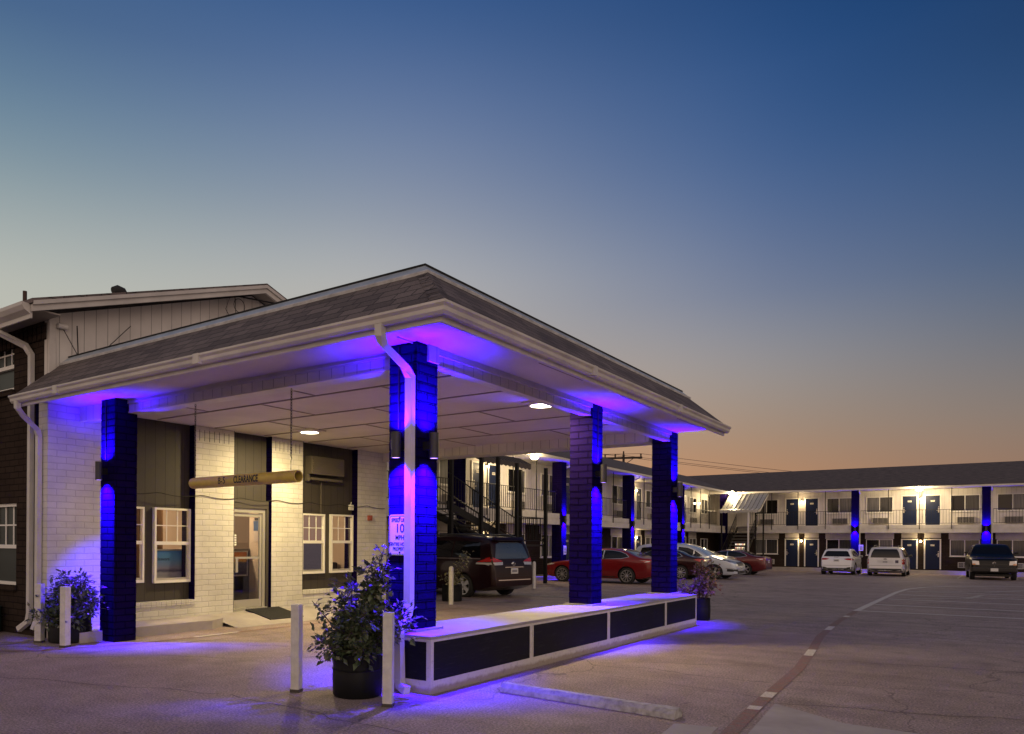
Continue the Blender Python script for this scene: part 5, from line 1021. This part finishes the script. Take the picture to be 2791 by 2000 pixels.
# ------------------------------------------------------------------ potted plants
leaf_c = [("dark green leaf", (.04, .06, .03)), ("green leaf", (.075, .1, .045)), ("olive leaf", (.13, .13, .075))]
leaf_m = [mat(n, c, .45) for n, c in leaf_c]; flower_m = mat("pale pink petals", (.55, .4, .5), .5); red_leaf = [mat("rusty leaf", (.16, .07, .06), .6), mat("tan pink leaf", (.26, .15, .12), .6), mat("dull green leaf", (.1, .1, .055), .6)]
dry_leaf = [mat("pale dry leaf", (.26, .24, .17), .6), mat("yellow green leaf", (.2, .2, .07), .6), mat("grey leaf", (.2, .2, .18), .6)]
stem_m = mat("brown stem", (.06, .045, .03), .8)
def leaf(b, p, d, size, rnd, mi):
    d = d.normalized(); s_ = d.cross(Vector((rnd.uniform(-1, 1), rnd.uniform(-1, 1), 1.2)))
    if s_.length < .05: s_ = Vector((1, 0, 0))
    s_.normalize(); u = s_.cross(d); size *= rnd.choice((.6, .8, 1, 1, 1.25, 1.5)); l, w = size * rnd.uniform(.7, 1.25), size * rnd.uniform(.24, .36); dr = -u * size * .12
    b.add([p, p + d * l * .45 + s_ * w + u * w * .3, p + d * l + dr, p + d * l * .45 - s_ * w + u * w * .3, p + d * l * .5], [(0, 4, 1), (1, 4, 2), (2, 4, 3), (3, 4, 0)], mi)
def plant(name, label, loc, pot_r, pot_h, pot_m, branches, leaves, size, seed, mats, flowers=0, dense=1.0, cat="potted plant"):
    rnd = random.Random(seed); t = thing(name, label, cat, loc)
    b = MB(); r = pot_r; b.lathe([(r * .9, 0), (r * .97, .02), (r, pot_h * .5), (r * .985, pot_h * .55), (r * .96, pot_h - .03), (r * .99, pot_h), (r * .9, pot_h), (r * .88, pot_h - .06), (.001, pot_h - .06)], n=32, caps=False)
    b.lathe([(r * 1.0, pot_h * .62), (r * 1.012, pot_h * .63), (r * 1.012, pot_h * .65), (r * .99, pot_h * .66)], n=32, caps=False); b.build("pot", pot_m, t, 40)
    b = MB(); b.lathe([(r * .88, pot_h - .055), (r * .5, pot_h - .03), (.001, pot_h - .02)], n=20, caps=False); b.build("soil", mat("dark soil", (.02, .015, .01), .95), t)
    st_, lf, fl = MB(), MB(), MB()
    for (tx, ty, tz, spread, cnt) in branches:
        tip = Vector((tx, ty, tz)); base = Vector((rnd.uniform(-.3, .3) * r, rnd.uniform(-.3, .3) * r, pot_h - .06)); mid = base.lerp(tip, .5) + Vector((rnd.uniform(-.05, .05), rnd.uniform(-.05, .05), .05))
        P = [base.lerp(mid, k / 4).lerp(mid.lerp(tip, k / 4), k / 4) for k in range(5)]; st_.tube(P, [.009, .008, .007, .005, .003], 6)
        for k in range(int(cnt * dense)):
            u = rnd.betavariate(2.0, 1.2); q = base.lerp(mid, u).lerp(mid.lerp(tip, u), u); off_ = Vector((rnd.gauss(0, 1), rnd.gauss(0, 1), rnd.gauss(0, .8))) * spread * (.35 + .65 * u); pp_ = q + off_
            if pp_.z < pot_h * .45 or (pp_.z < pot_h and math.hypot(pp_.x, pp_.y) < r + .01): continue
            if k % 4 == 0: st_.tube([q, q + off_ * .6 + Vector((0, 0, .01)), pp_], [.003, .0025, .0015], 4)
            for j in range(3): leaf(lf, pp_ + Vector((rnd.uniform(-.02, .02), rnd.uniform(-.02, .02), rnd.uniform(-.02, .02))), off_ + Vector((rnd.uniform(-.5, .5), rnd.uniform(-.5, .5), rnd.uniform(-.35, .5))) * max(spread, .05), size, rnd, rnd.choice((0, 0, 1, 1, 2)))
        if flowers and rnd.random() < flowers:
            for j in range(14): a = rnd.uniform(0, 6.28); leaf(fl, tip + Vector((0, 0, .02)), Vector((cos(a), sin(a), rnd.uniform(-.1, .9))), .045, rnd, 0)
    st_.build("stems", stem_m, t); lf.build("foliage", mats, t)
    if fl.v: fl.build("flowers", flower_m, t)
    return t
barrel = grimy("black plastic barrel", (.007, .0075, .009), .5, 5, .7); barrel.node_tree.nodes["Principled BSDF"].inputs["Specular IOR Level"].default_value = .2
rn = random.Random(5)
def bush(n, rx, ry, z0, z1, sp, cnt, rr2=rn): 
    out = []
    for k in range(n): a = 2 * pi * k / n + rr2.uniform(-.4, .4); q = rr2.uniform(.25, 1); out.append((rx * q * cos(a), ry * q * sin(a), rr2.uniform(z0, z1), sp, cnt))
    return out
plant("potted_shrub", "tall leafy rose bush in a black barrel in front of the low wall corner", (-.56, -.45, 0), .245, .42, barrel, bush(13, .38, .36, .55, .95, .08, 60) + [(-.35, -.15, .5, .08, 45), (.3, -.25, .48, .08, 45), (-.05, -.38, .5, .08, 50)] + [(-.12, .05, 1.12, .07, 60), (-.2, -.02, 1.02, .07, 55), (.06, .03, 1.0, .08, 55), (.16, .08, 1.3, .05, 48), (.22, .12, 1.42, .05, 48), (.2, .1, 1.2, .055, 40), (.26, .16, 1.36, .04, 30), (.42, .2, .8, .07, 60), (.38, .25, .65, .06, 50), (-.38, -.25, .92, .03, 14)], 3, .058, 11, leaf_m, 0, 1.55)
plant("potted_shrub", "bushy flowering shrub in a black pot beside the lone column", (-6.58, -.08, 0), .3, .38, barrel, bush(14, .5, .36, .5, .9, .085, 60) + [(-.5, -.2, .4, .08, 50), (-.2, -.4, .38, .08, 55), (.2, -.4, .36, .08, 55), (.5, -.25, .38, .08, 55), (.55, .05, .5, .07, 45)] + [(-.35, .1, .98, .06, 40), (-.2, 0, 1.0, .05, 34), (.02, 0, .93, .06, 40), (.25, .02, .98, .06, 40), (.38, .0, .92, .07, 46), (.5, -.05, .6, .06, 40), (-.45, -.1, .6, .05, 40)], 3, .056, 23, leaf_m, .5, 1.7)
plant("potted_shrub", "sparse reddish shrub in a black pot at the far end of the low wall", (-.3, 9.5, -.01), .2, .44, barrel, bush(9, .5, .4, .55, .95, .08, 30) + [(.2, .0, 1.12, .06, 26), (-.1, .1, 1.05, .07, 28), (.32, .1, 1.0, .07, 26), (-.5, 0, .62, .06, 20)], 3, .05, 31, red_leaf, 0, 1.6)
plant("potted_shrub", "thin pale shrub in a black pot beside the maroon minivan's rear wheel", (-6.95, 10.35, -.015), .27, .43, barrel, bush(6, .35, .3, .55, .8, .05, 16) + [(.35, .1, 1.2, .06, 30), (.45, .05, 1.3, .05, 26), (.3, .0, 1.0, .06, 26), (.2, .0, .7, .06, 16)], 3, .055, 41, dry_leaf)
plant("potted_shrub", "low dark shrub in a green tub against the dark brick wall", (-8.75, -.52, 0), .42, .42, grimy("dark green tub", (.012, .035, .032), .45, 4), bush(14, .42, .32, .42, .56, .06, 40), 3, .05, 53, leaf_m)
